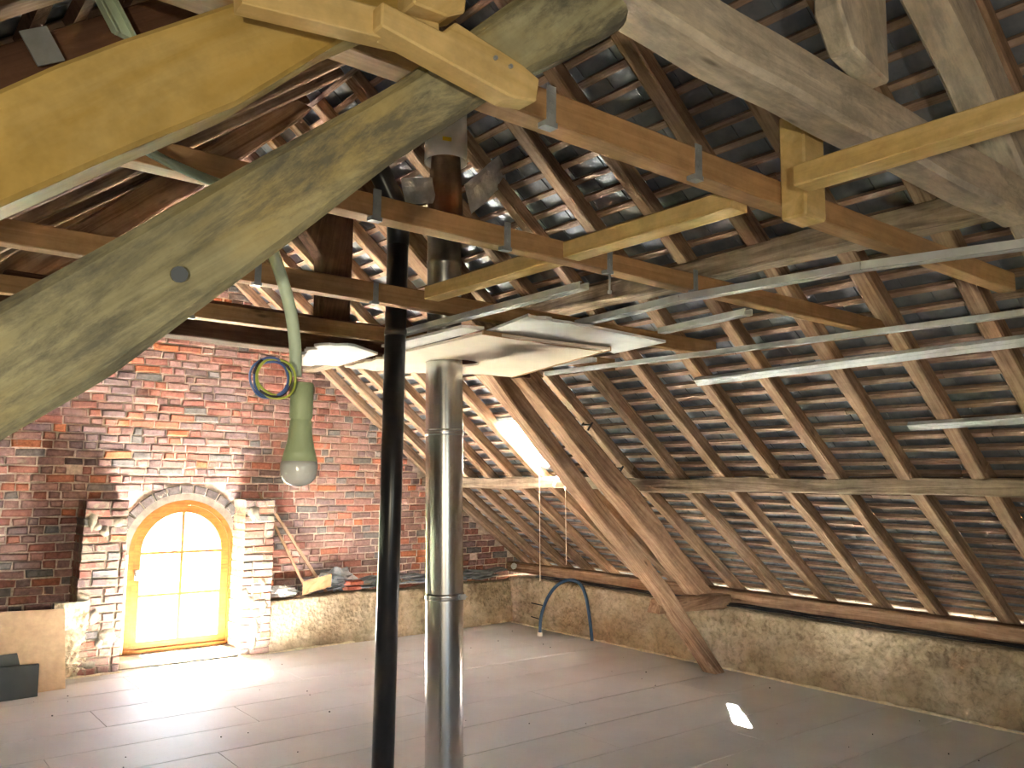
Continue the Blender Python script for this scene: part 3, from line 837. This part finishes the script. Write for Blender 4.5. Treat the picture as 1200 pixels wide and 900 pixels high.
prism_thing('pine_block', [(0.60, 2.29), (0.66, 2.292), (0.692, 2.31), (0.70, 2.40), (0.60, 2.40)], 0.99, 1.04, 'pine', 'small yellow block cut off by the top edge, beside the plank with screws', 'block', 0.001, bev=0.003)
# dark timber, cable duct and steel plate above the yellow beam
o = beam('trimmer', (-0.35, 1.62, 1.90), (1.05, 1.62, 2.93), 0.05, 0.085, 'darkwood', (-0.6, 0, 0.8), 0.003, 12, 0.1, seed=44)
tag(o, 'dark brown timber edge above the broad yellow beam', 'beam')
b = MB(); b.obox((0.315, 1.57, 2.44), (0.020, 0, -0.004), (0, 0.008, 0), (-0.028, 0.0, 0.045)); b.obox((0.299, 1.558, 2.436), (0.002, 0, 0), (0, 0.008, 0), (-0.028, 0.0, 0.045)); b.obox((0.331, 1.558, 2.436), (0.002, 0, 0), (0, 0.008, 0), (-0.028, 0.0, 0.045))
tag(b.build('cable_duct', 'conduit'), 'short pale green channel at the top left corner', 'duct')
b = MB(); b.obox((0.215, 1.575, 2.335), (0.020, 0, 0.012), (0, 0.002, 0), (-0.016, 0, 0.026))
tag(b.build('nail_plate', 'galvdull'), 'dull steel nail plate on the dark timber at top left', 'plate')

# ---------------------------------------------------------------- metal ceiling rails


def rail(pts, up, label, w_=0.030, mat='galv'):
    b = MB(); pts = [Vector(p) for p in pts]; up = Vector(up).normalized()
    for p, q in zip(pts, pts[1:]):
        t = (q - p).normalized(); s2 = up.cross(t).normalized(); c = (p + q) / 2; hl = (q - p) / 2
        b.obox(c, hl, s2 * w_, up * 0.0012)                         # bottom web
        for sg in (-1, 1):
            b.obox(c + s2 * sg * w_ + up * 0.012, hl, s2 * 0.0012, up * 0.013)
            b.obox(c + s2 * sg * (w_ - 0.005) + up * 0.0245, hl, s2 * 0.005, up * 0.001)
        b.obox(c - up * 0.0016, hl, s2 * 0.004, up * 0.0006)
    tag(b.build('ceiling_rail', mat), label, 'rail', 'galvanised ceiling rails')


rail([(2.11, 3.50, 2.305), (2.09, 2.2, 2.305)], (0, 0, 1), 'thin metal rail above the broken plasterboard, nearest the flues', 0.022)
rail([(2.57, 2.74, 2.30), (2.51, 2.09, 2.30), (2.60, 1.4, 2.305), (2.70, 0.95, 2.30), (2.78, 0.2, 2.30)], (0, 0, 1), 'longest metal rail, running from the plasterboard to the right edge', 0.024)
rail([(2.99, 2.62, 2.30), (2.92, 2.08, 2.30)], (0, 0, 1), 'short metal rail at the right corner of the plasterboard', 0.022)
rail([(3.63, 4.19, 2.30), (3.787, 2.38, 2.31), (3.783, 1.348, 2.30), (3.79, 0.3, 2.30)], (0, 0, 1), 'thin sagging metal rail under the joist ends, third from the top at right', 0.018)
rail([(4.25, 3.44, 2.235), (4.22, 1.51, 2.257), (4.21, 0.3, 2.26)], nU, 'metal rail screwed under the rafters just below the joist ends', 0.026)
rail([(4.642, 2.27, 1.915), (4.629, 1.678, 1.925), (4.62, 0.3, 1.93)], nU, 'lowest metal rail, a short length at the right edge', 0.022)
rail([(3.28, 4.08, 2.29), (3.36, 3.45, 2.29)], (0, 0, 1), 'short rail stub hanging behind the plasterboard corner', 0.018)
b = MB(); b.tube([(2.12, 2.10, 2.36), (2.12, 2.10, 2.28)], 0.004, 8); b.tube([(2.12, 2.10, 2.285), (2.12, 2.10, 2.275)], 0.008, 8)
tag(b.build('threaded_rod', 'galvdull'), 'thin threaded rod hanging below the second joist', 'rod')

# ---------------------------------------------------------------- broken plasterboard under the joists


def sheet(name, poly, z0, th, mat, label, cat, seed, rag=0.02, edgemat='card'):
    rr = random.Random(seed); P = []
    n = len(poly)
    for i in range(n):
        a, b_, rg_ = Vector(poly[i][:2]), Vector(poly[(i + 1) % n][:2]), poly[i][2] if len(poly[i]) > 2 else 0
        k = max(1, int((b_ - a).length / (0.03 if rg_ else 0.3)))
        d = Vector((-(b_ - a).y, (b_ - a).x)).normalized()
        for j in range(k): P.append(a.lerp(b_, j / k) + d * (rr.uniform(-rag, rag) if rg_ and j else 0))
    m_ = MB(); m_.prism([(p.x, p.y) for p in P], z0, z0 + th, 2)
    o = m_.build(name, mat)
    if label: tag(o, label, cat)
    return o, P


bd, P = sheet('plasterboard_panel', [(2.20, 2.97), (2.94, 2.91), (3.27, 4.10), (3.05, 4.12, 1), (2.90, 4.22, 1), (2.60, 4.42, 1), (2.26, 4.40, 1), (2.22, 3.65, 0)], 2.25, 0.0125, 'board', 'large cream plasterboard sheet around the shiny flue, with torn edges', 'panel', 1)
cut = MB(); cut.tube([(2.625, 3.83, 2.2), (2.625, 3.83, 2.35)], 0.150, 28); co = cut.build('cutter', 'board'); 
bm_ = bd.modifiers.new('hole', 'BOOLEAN'); bm_.operation = 'DIFFERENCE'; bm_.object = co
dg = bpy.context.evaluated_depsgraph_get(); me2 = bpy.data.meshes.new_from_object(bd.evaluated_get(dg)); bd.modifiers.clear(); bd.data = me2
bpy.data.objects.remove(co)
e = MB(); e.box((2.195, 2.962, 2.247), (2.94, 2.972, 2.267)); e.obox((3.105, 3.505, 2.257), (0.165, 0.595, 0), (0.006, -0.0016, 0), (0, 0, 0.011)); o = e.build('card_edge', 'card', bd)
sheet('plasterboard_panel', [(2.17, 2.62, 1), (2.62, 2.64), (3.09, 2.68), (3.16, 3.10, 1), (2.95, 3.06, 0), (2.27, 3.04)], 2.275, 0.0125, 'boardwhite', 'white strip of plasterboard lying over the cream sheet, nearest the camera', 'panel', 2, 0.015)
sheet('plasterboard_panel', [(2.09, 2.98, 1), (2.19, 2.95), (2.24, 3.72, 1), (2.10, 3.70, 0)], 2.268, 0.0125, 'boardwhite', 'narrow torn white plasterboard strip between the two flues', 'panel', 3, 0.015)
sheet('plasterboard_panel', [(1.80, 3.80, 1), (1.95, 3.70), (2.17, 3.86), (2.22, 4.40, 1), (2.02, 4.58, 1), (1.93, 4.40, 1)], 2.255, 0.0125, 'boardwhite', 'broken white plasterboard piece left of the black flue', 'panel', 4, 0.03)

# ---------------------------------------------------------------- flues
fx, fy = 2.635, 3.85
FS_ = 0.948
ZS = lambda z: 1.6 + (z - 1.6) * FS_ if z > 0 else 0.0
fl = tag(empty('flue_pipe', (fx, fy, 0)), 'shiny stainless steel flue rising from floor to roof', 'pipe')


def fpipe(name, prof, mat, x0, lean=0.0):
    pts = [(0 + x0 + lean * z, 0, ZS(z)) for r, z in prof]; b = MB(); b.tube(pts, [r * FS_ for r, z in prof], 40, False); return b.build(name, mat, fl, True)


R0 = 0.108
fpipe('pipe_section', [(R0, 0.0), (R0, 0.93)], 'steel', 0, -0.022)
fpipe('pipe_section', [(R0, 0.965), (R0, 1.86)], 'steel', 0, -0.022)
fpipe('pipe_section', [(R0, 1.885), (R0, 2.33)], 'steel', 0, -0.022)
fpipe('pipe_section', [(0.100, 2.33), (0.100, 2.86), (0.104, 2.865), (0.104, 2.89), (0.100, 2.895), (0.100, 3.10)], 'darkpipe', 0, -0.022)
bands = [fpipe('locking_band', [(R0 + .001, z), (R0 + .006, z + .006), (R0 + .003, z + .012), (R0 + .006, z + .018), (R0 + .006, z + .028), (R0 + .001, z + .035)], 'steel', 0, -0.022) for z in (0.93, 1.86)]
zc_ = ZS(0.948); b = MB(); b.box((0.0, -0.122, zc_ - .013), (0.035, -0.105, zc_ + .014)); b.tube([(-0.01, -0.118, zc_), (0.045, -0.118, zc_)], 0.004, 8); b.build('clamp_screw', 'galvdull', bands[0])
# ribbed liner and roof collar
vs, fs = [], []; n_ = 44
for i, (r, z) in enumerate([(0.102, 3.05), (0.104, 3.16), (0.094, 3.2), (0.088, 3.32), (0.08, 3.45), (0.072, 3.60)]):
    for k in range(n_):
        a = 2 * math.pi * k / n_; rr_ = r * (1 + (0.09 if k % 2 and i > 1 else 0)); vs.append((rr_ * math.cos(a) - 0.066, rr_ * math.sin(a), ZS(z)))
for i in range(5):
    for k in range(n_): k2 = (k + 1) % n_; fs.append((i * n_ + k, i * n_ + k2, (i + 1) * n_ + k2, (i + 1) * n_ + k))
mesh_obj('ribbed_liner', vs, fs, 'copper', fl, True)
b = MB(); b.tube([(-0.066, 0, 3.40), (-0.062, 0.01, 3.75)], [0.122, 0.118], 32, False); b.build('roof_collar', 'white', fl, True)
b = MB(); b.obox((-0.135, -0.112, 3.49), (0.024, -0.008, 0), (0.001, 0.001, 0), (0, 0, 0.011)); b.build('yellow_label', 'yellowsticker', fl)


def foil(cx, cy, cz, u, v, nu, nv, amp, label, mat='foil', name='flashing_sheet'):
    u, v = Vector(u), Vector(v); nn = u.cross(v).normalized(); vs, fs = [], []
    for s2 in (0, 1):
        for j in range(nv + 1):
            for i in range(nu + 1):
                a, c = i / nu - 0.5, j / nv - 0.5
                q = Vector((cx, cy, cz)) + u * a + v * c
                vs.append(q + nn * (noise.noise(q * 14) * amp + (0.0025 if s2 else 0)))
    N = (nu + 1) * (nv + 1)
    for j in range(nv):
        for i in range(nu):
            a = j * (nu + 1) + i; fs.append((a, a + 1, a + nu + 2, a + nu + 1)); fs.append((N + a, N + a + nu + 1, N + a + nu + 2, N + a + 1))
    for i in range(nu): fs.append((i, N + i, N + i + 1, i + 1)); a = nv * (nu + 1) + i; fs.append((a, a + 1, N + a + 1, N + a))
    o = mesh_obj(name, vs, fs, mat, None, False); 
    if label: tag(o, label, 'sheet')
    return o


foil(2.83, 3.81, 3.33, (0.26, 0, 0.25), (0.09, 0.05, -0.14), 10, 6, 0.012, 'crumpled metal flashing sheet right of the flue top')
foil(2.37, 3.81, 3.18, (0.20, 0, 0.05), (0.06, 0.05, -0.12), 10, 6, 0.012, 'crumpled metal flashing sheet left of the flue top')
# black flue
bf = tag(empty('flue_pipe', (2.005, 3.42, 0)), 'slim matt black flue with a bend below the roof', 'pipe')
b = MB(); b.tube([(0, 0, 0), (0.008, 0, 1.5), (0.010, 0, 2.90)], 0.0505, 32); b.build('pipe_section', 'black', bf, True)
b = MB(); b.tube([(0.010, 0, 2.72), (0.010, 0, 2.84), (-0.02, 0, 2.93), (-0.08, 0, 3.03), (-0.20, 0, 3.22)], [0.053, 0.055, 0.055, 0.053, 0.053], 32); b.build('elbow', 'black', bf, True)
b = MB(); b.tube([(0.010, 0, 2.28), (0.010, 0, 2.31)], 0.053, 32); b.build('joint_ring', 'black', bf, True)

# ---------------------------------------------------------------- window in the gable
win = tag(empty('window_1', (WCX, 7.96, 0)), kind='structure')
WB = 0.075


def arch_strip(name, r_out, r_in, y0, y1, mat, parent, bottom=WB, rail_h=0.07, cx=WCX, zs=WZS, n=36):
    """closed arched frame: two stiles, round head, bottom rail"""
    out, inn = [], []
    out.append((cx - r_out, bottom)); inn.append((cx - r_in, bottom + rail_h))
    for i in range(n + 1):
        a = math.pi * i / n
        out.append((cx - r_out * math.cos(a), zs + r_out * math.sin(a))); inn.append((cx - r_in * math.cos(a), zs + r_in * math.sin(a)))
    out.append((cx + r_out, bottom)); inn.append((cx + r_in, bottom + rail_h))
    N = len(out); vs = []
    for y in (y0, y1):
        vs += [(p[0] - cx, y - 7.96, p[1]) for p in out] + [(p[0] - cx, y - 7.96, p[1]) for p in inn]
    fs = []
    for i in range(N):
        j = (i + 1) % N
        fs += [(i, j, N + j, N + i), (2 * N + i, 3 * N + i, 3 * N + j, 2 * N + j), (i, 2 * N + i, 2 * N + j, j), (N + i, N + j, 3 * N + j, 3 * N + i)]
    return mesh_obj(name, vs, fs, mat, parent)


arch_strip('window_frame', 0.468, 0.425, 7.90, 7.99, 'windowwood', win, WB, 0.03)
sash = arch_strip('window_sash', 0.424, 0.355, 7.925, 7.97, 'windowwood', win, WB + 0.02, 0.075)
b = MB(); b.box((-0.012, -0.028, WB + 0.07), (0.012, 0.006, WZS + 0.36)); b.build('muntin', 'windowwood', sash)
for z in (0.56, 0.93):
    b = MB(); b.box((-0.37, -0.026, z - 0.013), (0.37, 0.0, z + 0.013)); b.build('muntin', 'windowwood', sash)
gp = MB(); pl = [(-0.362, WB + .05), (0.362, WB + .05)] + [(0.362 * math.cos(math.pi * i / 24), WZS + 0.362 * math.sin(math.pi * i / 24)) for i in range(25)]
gp.prism(pl, -0.012, -0.008); gp.build('window_pane', 'glass', sash)
b = MB(); b.tube([(-0.385, -0.035, 0.745), (-0.385, -0.075, 0.745)], 0.014, 14); b.tube([(-0.385, -0.07, 0.765), (-0.385, -0.072, 0.70)], [0.010, 0.008], 10)
b.box((-0.402, -0.04, 0.70), (-0.368, -0.035, 0.79)); b.build('window_handle', 'galvdull', sash)
b = MB(); b.box((-0.56, -0.30, 0.0), (0.56, 0.22, 0.07)); o = b.build('window_sill', 'concrete', win); bv = o.modifiers.new('b', 'BEVEL'); bv.width = 0.012
b = MB(); pts = [(WCX - 0.475 - 7e-3, 7.895, 0.08 + 0.05 * i) for i in range(18)]; rs = [0.010 + 0.008 * noise.noise(Vector((0, 0, i * 1.3))) for i in range(18)]
b.tube([(p[0] - WCX, p[1] - 7.96, p[2]) for p in pts], rs, 7); b.tube([(-(p[0] - WCX), p[1] - 7.96, p[2]) for p in pts], rs, 7); b.build('foam_seal', 'foam', win, True)

# roof window in the right slope
rw = tag(empty('window_2', (SKY_X0, SKY_Y0, zr(SKY_X0))), kind='structure')
ctr = Vector(((SKY_X0 + SKY_X1) / 2, (SKY_Y0 + SKY_Y1) / 2, 0)); ctr.z = zr(ctr.x); hl = 0.5 * math.hypot(SKY_X1 - SKY_X0, zr(SKY_X0) - zr(SKY_X1))
base = Vector(rw.location); b = MB()
for sg in (-1, 1):
    b.obox(ctr - base + nU * 0.11 + Vector((0, sg * 0.175, 0)), tU * (hl + 0.04), (0, 0.015, 0), nU * 0.045)
    b.obox(ctr - base + nU * 0.11 + tU * sg * (hl + 0.02), tU * 0.02, (0, 0.16, 0), nU * 0.045)
b.build('window_frame', 'galvdull', rw)
b = MB(); b.obox(ctr - base + nU * 0.15, tU * hl, (0, 0.16, 0), nU * 0.002); b.build('window_pane', 'glass', rw)
for q, (yy_, ln) in enumerate(((5.70, 1.12), (5.36, 0.95))):
    b = MB(); b.tube([(4.86, yy_, 1.85), (4.88, yy_ + .01, 1.85 - ln * .5), (4.88, yy_, 1.85 - ln)], 0.0035, 6)
    tag(b.build('cord', 'cord', None, True), ['thin pale cord hanging from the roof window, left one', 'thin pale cord hanging below the purlin, right one'][q], 'cord')
foil(4.95, 5.58, 1.60, (0.05, 0.0, 0.09), (0, 0.035, 0.02), 8, 4, 0.015, 'scrap of clear plastic hanging at the purlin below the roof window', 'white', 'plastic_scrap')

# ---------------------------------------------------------------- hanging lamp
lm = tag(empty('pendant_bulb', (0.655, 1.35, 1.60)), 'lamp holder in a light-tinted pale green with frosted bulb, hanging from a conduit', 'lamp')
O = Vector(lm.location)
b = MB(); raw = [(0.34, 1.83, 2.345), (0.465, 1.80, 2.272), (0.555, 1.76, 2.235), (0.56, 1.60, 2.17), (0.545, 1.42, 2.07), (0.545, 1.35, 2.00), (0.585, 1.35, 1.90), (0.598, 1.35, 1.83), (0.600, 1.35, 1.775)]
sm = []
for i in range(len(raw) - 1):
    for t in range(4): sm.append(Vector(raw[i]).lerp(Vector(raw[i + 1]), t / 4))
sm.append(Vector(raw[-1]))
for _ in range(3): sm = [sm[0]] + [(sm[i - 1] + sm[i] * 2 + sm[i + 1]) / 4 for i in range(1, len(sm) - 1)] + [sm[-1]]
b.tube([p - O for p in sm], 0.0105, 14); b.build('conduit', 'conduit', lm, True)
hx, hy = 0.613 - O.x, 0.0
bz = 1.66 - O.z - 0.03
so_ = lathe('lamp_holder', [(0.0165, 0.135), (0.0195, 0.133), (0.0195, 0.075), (0.0175, 0.073), (0.0175, 0.070), (0.0190, 0.067), (0.0190, 0.058), (0.0205, 0.040), (0.0255, 0.018), (0.0300, 0.0)], 'socket', (hx, 0, bz), lm)
lathe('bulb', [(0.0300, 0.0), (0.0312, -0.008), (0.0308, -0.018), (0.0275, -0.029), (0.0205, -0.037), (0.011, -0.0415), (0.002, -0.0425)], 'bulb', (hx, 0, bz), lm)
for nm, mt, r, dx, dz, ph in (('blue_wire', 'wireblue', 0.033, -0.004, 0, 0), ('blue_wire', 'wireblue', 0.030, 0.0, -0.002, 1), ('green_wire', 'wiregreen', 0.034, 0.008, -0.001, 2), ('green_wire', 'wiregreen', 0.029, 0.004, 0.002, 4), ('black_wire', 'wireblack', 0.032, 0.002, 0.001, 3)):
    b = MB(); cx_ = 0.545 + dx - O.x; cz_ = 1.765 + dz - O.z; pts = []
    for i in range(41):
        a = ph + 2 * math.pi * i / 36; rr_ = r * (1 + 0.05 * math.sin(2 * a + ph))
        pts.append((cx_ + rr_ * math.cos(a), -0.03 + 0.004 * math.sin(3 * a + ph), cz_ + rr_ * math.sin(a)))
    b.tube(pts, 0.0021, 6); b.build(nm, mt, lm, True)

# ---------------------------------------------------------------- blue hose by the right knee wall
b = MB(); hp = [(5.84, 6.82, 0.0), (5.86, 6.84, 0.18), (5.93, 6.83, 0.36), (5.99, 6.76, 0.50), (6.03, 6.64, 0.575), (6.04, 6.52, 0.59), (6.06, 6.42, 0.55), (6.08, 6.37, 0.42), (6.09, 6.33, 0.2), (6.09, 6.30, 0.0)]
sm = []
for i in range(len(hp) - 1):
    for t in range(5): sm.append(Vector(hp[i]).lerp(Vector(hp[i + 1]), t / 5))
sm.append(Vector(hp[-1]))
for _ in range(6): sm = [sm[0]] + [(sm[i - 1] + sm[i] * 2 + sm[i + 1]) / 4 for i in range(1, len(sm) - 1)] + [sm[-1]]
b.tube(sm, 0.017, 12); he = b.build('hose', 'hose', None, True); tag(he, 'dark blue hose looped up out of the floor in the far right corner', 'hose')
b = MB(); b.tube([(5.84, 6.82, 0.0), (5.84, 6.82, 0.035)], 0.028, 14); b.build('white_collar', 'white', he)
for q, z in enumerate((0.16, 0.30)):
    b = MB(); b.tube([(5.87 + .03 * q, 6.83, z), (5.83, 6.95, z + 0.02)], 0.006, 6); b.build('cable_tie', 'black', he)

# ---------------------------------------------------------------- things on the left floor
b = MB(); b.add([(0.7, 7.18, 0), (1.475, 7.26, 0), (1.475, 7.28, 0), (0.7, 7.20, 0), (0.7, 7.40, 0.60), (1.475, 7.47, 0.565), (1.475, 7.49, 0.565), (0.7, 7.42, 0.60)], BOXF)
o = b.build('chipboard_sheet', 'plywood'); tag(o, 'tan chipboard sheet leaning on the wall at the left edge', 'board')
b = MB(); b.add([(0.75, 7.09, 0), (1.265, 7.12, 0), (1.265, 7.16, 0), (0.75, 7.13, 0), (0.75, 7.11, 0.245), (1.265, 7.14, 0.225), (1.265, 7.18, 0.225), (0.75, 7.15, 0.245)], BOXF)
tag(b.build('grey_board', 'darkbox'), 'front dark grey board, lower one, leaning on the chipboard', 'board')
b = MB(); b.add([(0.72, 7.145, 0), (1.205, 7.175, 0), (1.205, 7.20, 0), (0.72, 7.165, 0), (0.72, 7.19, 0.30), (1.13, 7.22, 0.305), (1.13, 7.245, 0.305), (0.72, 7.21, 0.30)], BOXF)
tag(b.build('grey_board', 'darkbox'), 'rear dark grey board, taller one, between chipboard and front board', 'board')

# ---------------------------------------------------------------- clutter on the gable ledge


def pole(p0, p1, r, mat, label):
    o = beam('wooden_lath', p0, p1, r * 2, r * 1.4, mat, (0, -1, 0), 0.002, 8, 0.1, seed=p0[0]); tag(o, label, 'lath')


pole((3.64, 7.70, 0.50), (3.15, 7.82, 1.47), 0.012, 'strut', 'long thin brown lath leaning against the brick wall right of the pier')
pole((3.84, 7.72, 0.50), (3.33, 7.84, 1.27), 0.014, 'rafter', 'shorter thicker lath leaning beside the long one')


def crumple(name, c, rad, mat, label, cat, seed, amp=0.35):
    rr = random.Random(seed); n1, n2 = 10, 16; vs, fs = [], []
    for j in range(n1 + 1):
        th = math.pi * j / n1
        for i in range(n2):
            ph = 2 * math.pi * i / n2; d = Vector((math.sin(th) * math.cos(ph), math.sin(th) * math.sin(ph), math.cos(th)))
            k = 1 + amp * noise.noise(d * 2.5 + Vector((seed * 3, 0, 0))) + amp * 0.5 * noise.noise(d * 7 + Vector((seed, 1, 0)))
            vs.append(Vector((d.x * rad[0] * k, d.y * rad[1] * k, d.z * rad[2] * k)) + Vector(c))
    for j in range(n1):
        for i in range(n2): i2 = (i + 1) % n2; fs.append((j * n2 + i, (j + 1) * n2 + i, (j + 1) * n2 + i2, j * n2 + i2))
    o = mesh_obj(name, vs, fs, mat); tag(o, label, cat); return o


crumple('foil_wad', (3.40, 7.74, 0.53), (0.13, 0.08, 0.05), 'foil', 'crumpled silver-grey foil on the ledge next to the right pier', 'foil', 2, 0.6)
crumple('rag', (3.98, 7.79, 0.61), (0.17, 0.08, 0.10), 'galvdull', 'crumpled dark grey rag on the ledge behind the cardboard', 'rag', 5, 0.8)
o = foil(3.72, 7.68, 0.585, (0.30, 0.0, 0.06), (0, -0.02, 0.13), 8, 5, 0.02, None, 'card', 'cardboard_scrap'); tag(o, 'curled brown cardboard scrap on the ledge edge', 'cardboard')
for q in range(2):
    vs, fs = brick_verts(0, 0, 0.17, 0.045, 0, 0.09, random.Random(q)); o = mesh_obj('loose_brick', vs, fs, M['brick'], None, False, [(0.36, 0.12, 0.08)] * 12)
    o.location = (4.10 + 0.02 * q, 7.72, 0.50 + 0.0235 + 0.046 * q); o.rotation_euler = (0, 0, 0.1 * q); tag(o, ['lower of two red bricks stacked on the ledge', 'upper of two red bricks stacked on the ledge'][q], 'brick', 'loose bricks on the ledge')
rr = random.Random(8); wordz = ['leftmost', 'second from left', 'third from left', 'fourth from left', 'fifth from left', 'sixth from left', 'seventh from left', 'eighth from left', 'rightmost']
for q in range(18):
    cx_ = 3.95 + (q % 9) * 0.235 + (0.1 if q > 8 else 0); b = MB(); a = rr.uniform(-0.35, 0.35)
    b.obox((0, 0, 0), (0.16 * math.cos(a), 0.16 * math.sin(a), rr.uniform(-.01, .03)), (-0.07 * math.sin(a), 0.07 * math.cos(a), 0.0), (0, 0, 0.006))
    b.obox((0.02, 0.01, 0.02), (0.13 * math.cos(a + .3), 0.13 * math.sin(a + .3), rr.uniform(-.02, .02)), (-0.05 * math.sin(a + .3), 0.06 * math.cos(a), 0.0), (0, 0, 0.006))
    o = b.build('slate_offcut', 'slate'); o.location = (cx_, 7.77, 0.515 + rr.uniform(0, 0.015) + (0.05 if q > 8 else 0)); tag(o, 'dark slate offcuts heaped on the plaster ledge, %s of the %s layer' % (wordz[q % 9], 'upper' if q > 8 else 'lower'), 'slate', 'slate offcuts on the ledge')
for q, (x_, l_) in enumerate(((4.25, 0.5), (4.7, 0.6), (5.3, 0.45))):
    o = beam('wooden_lath', (x_ - l_ / 2, 7.70 + .03 * q, 0.535), (x_ + l_ / 2, 7.74, 0.55), 0.022, 0.012, 'oldwood', (0, 0, 1), 0.002, 6, 0.1, seed=q + 77)
    tag(o, ['short lath lying on the ledge left of the black flue', 'long lath lying flat on the ledge between the flues', 'lath lying on the ledge right of the shiny flue'][q], 'lath')
crumple('mortar_blob', (6.19, 7.70, 0.62), (0.035, 0.03, 0.035), 'boardwhite', 'small pale lump on the wall top in the far corner', 'lump', 9, 0.3)
# screws and crumbs scattered on the floor
rr = random.Random(4); b = MB()
for _ in range(70):
    x_, y_ = rr.uniform(1.2, 5.9), rr.uniform(1.8, 7.4); s2 = rr.uniform(0.0015, 0.004); b.obox((x_, y_, s2), (s2, s2 * .5, 0), (-s2 * .5, s2, 0), (0, 0, s2))
tag(b.build('floor_crumbs', 'darkbox'), 'dark crumbs of mortar scattered over the white floor', 'debris', None, 'stuff')

# ---------------------------------------------------------------- outside
b = MB(); b.box((-60, 8.6, -3.4), (60, 120, -3.0)); tag(b.build('ground', 'ground'), kind='structure')


def tree(x, y, h, r, label, seed):
    rr = random.Random(seed); e_ = tag(empty('garden_tree', (x, y, -3)), label, 'tree')
    b = MB(); b.tube([(0, 0, 0), (0.1, 0, h * .4), (0, .1, h * .7)], [0.25, .18, .08], 10); b.build('trunk', 'oldwood', e_)
    vs, fs = [], []
    for _ in range(2600):
        d = Vector((rr.gauss(0, 1), rr.gauss(0, 1), rr.gauss(0, 1))).normalized() * (rr.random() ** .4) * r
        c = Vector((d.x, d.y, h * .68 + d.z * 1.15)); a = Vector((rr.gauss(0, 1), rr.gauss(0, 1), rr.gauss(0, 1))).normalized() * .16; a2 = a.orthogonal().normalized() * .10
        k = len(vs); vs += [c - a, c + a2, c + a, c - a2]; fs.append((k, k + 1, k + 2, k + 3))
    o = mesh_obj('foliage', vs, fs, 'leaf', e_); tag(o, kind='stuff')


tree(2.6, 17, 5.2, 1.5, 'green tree outside, seen through the left panes of the arched window', 1)
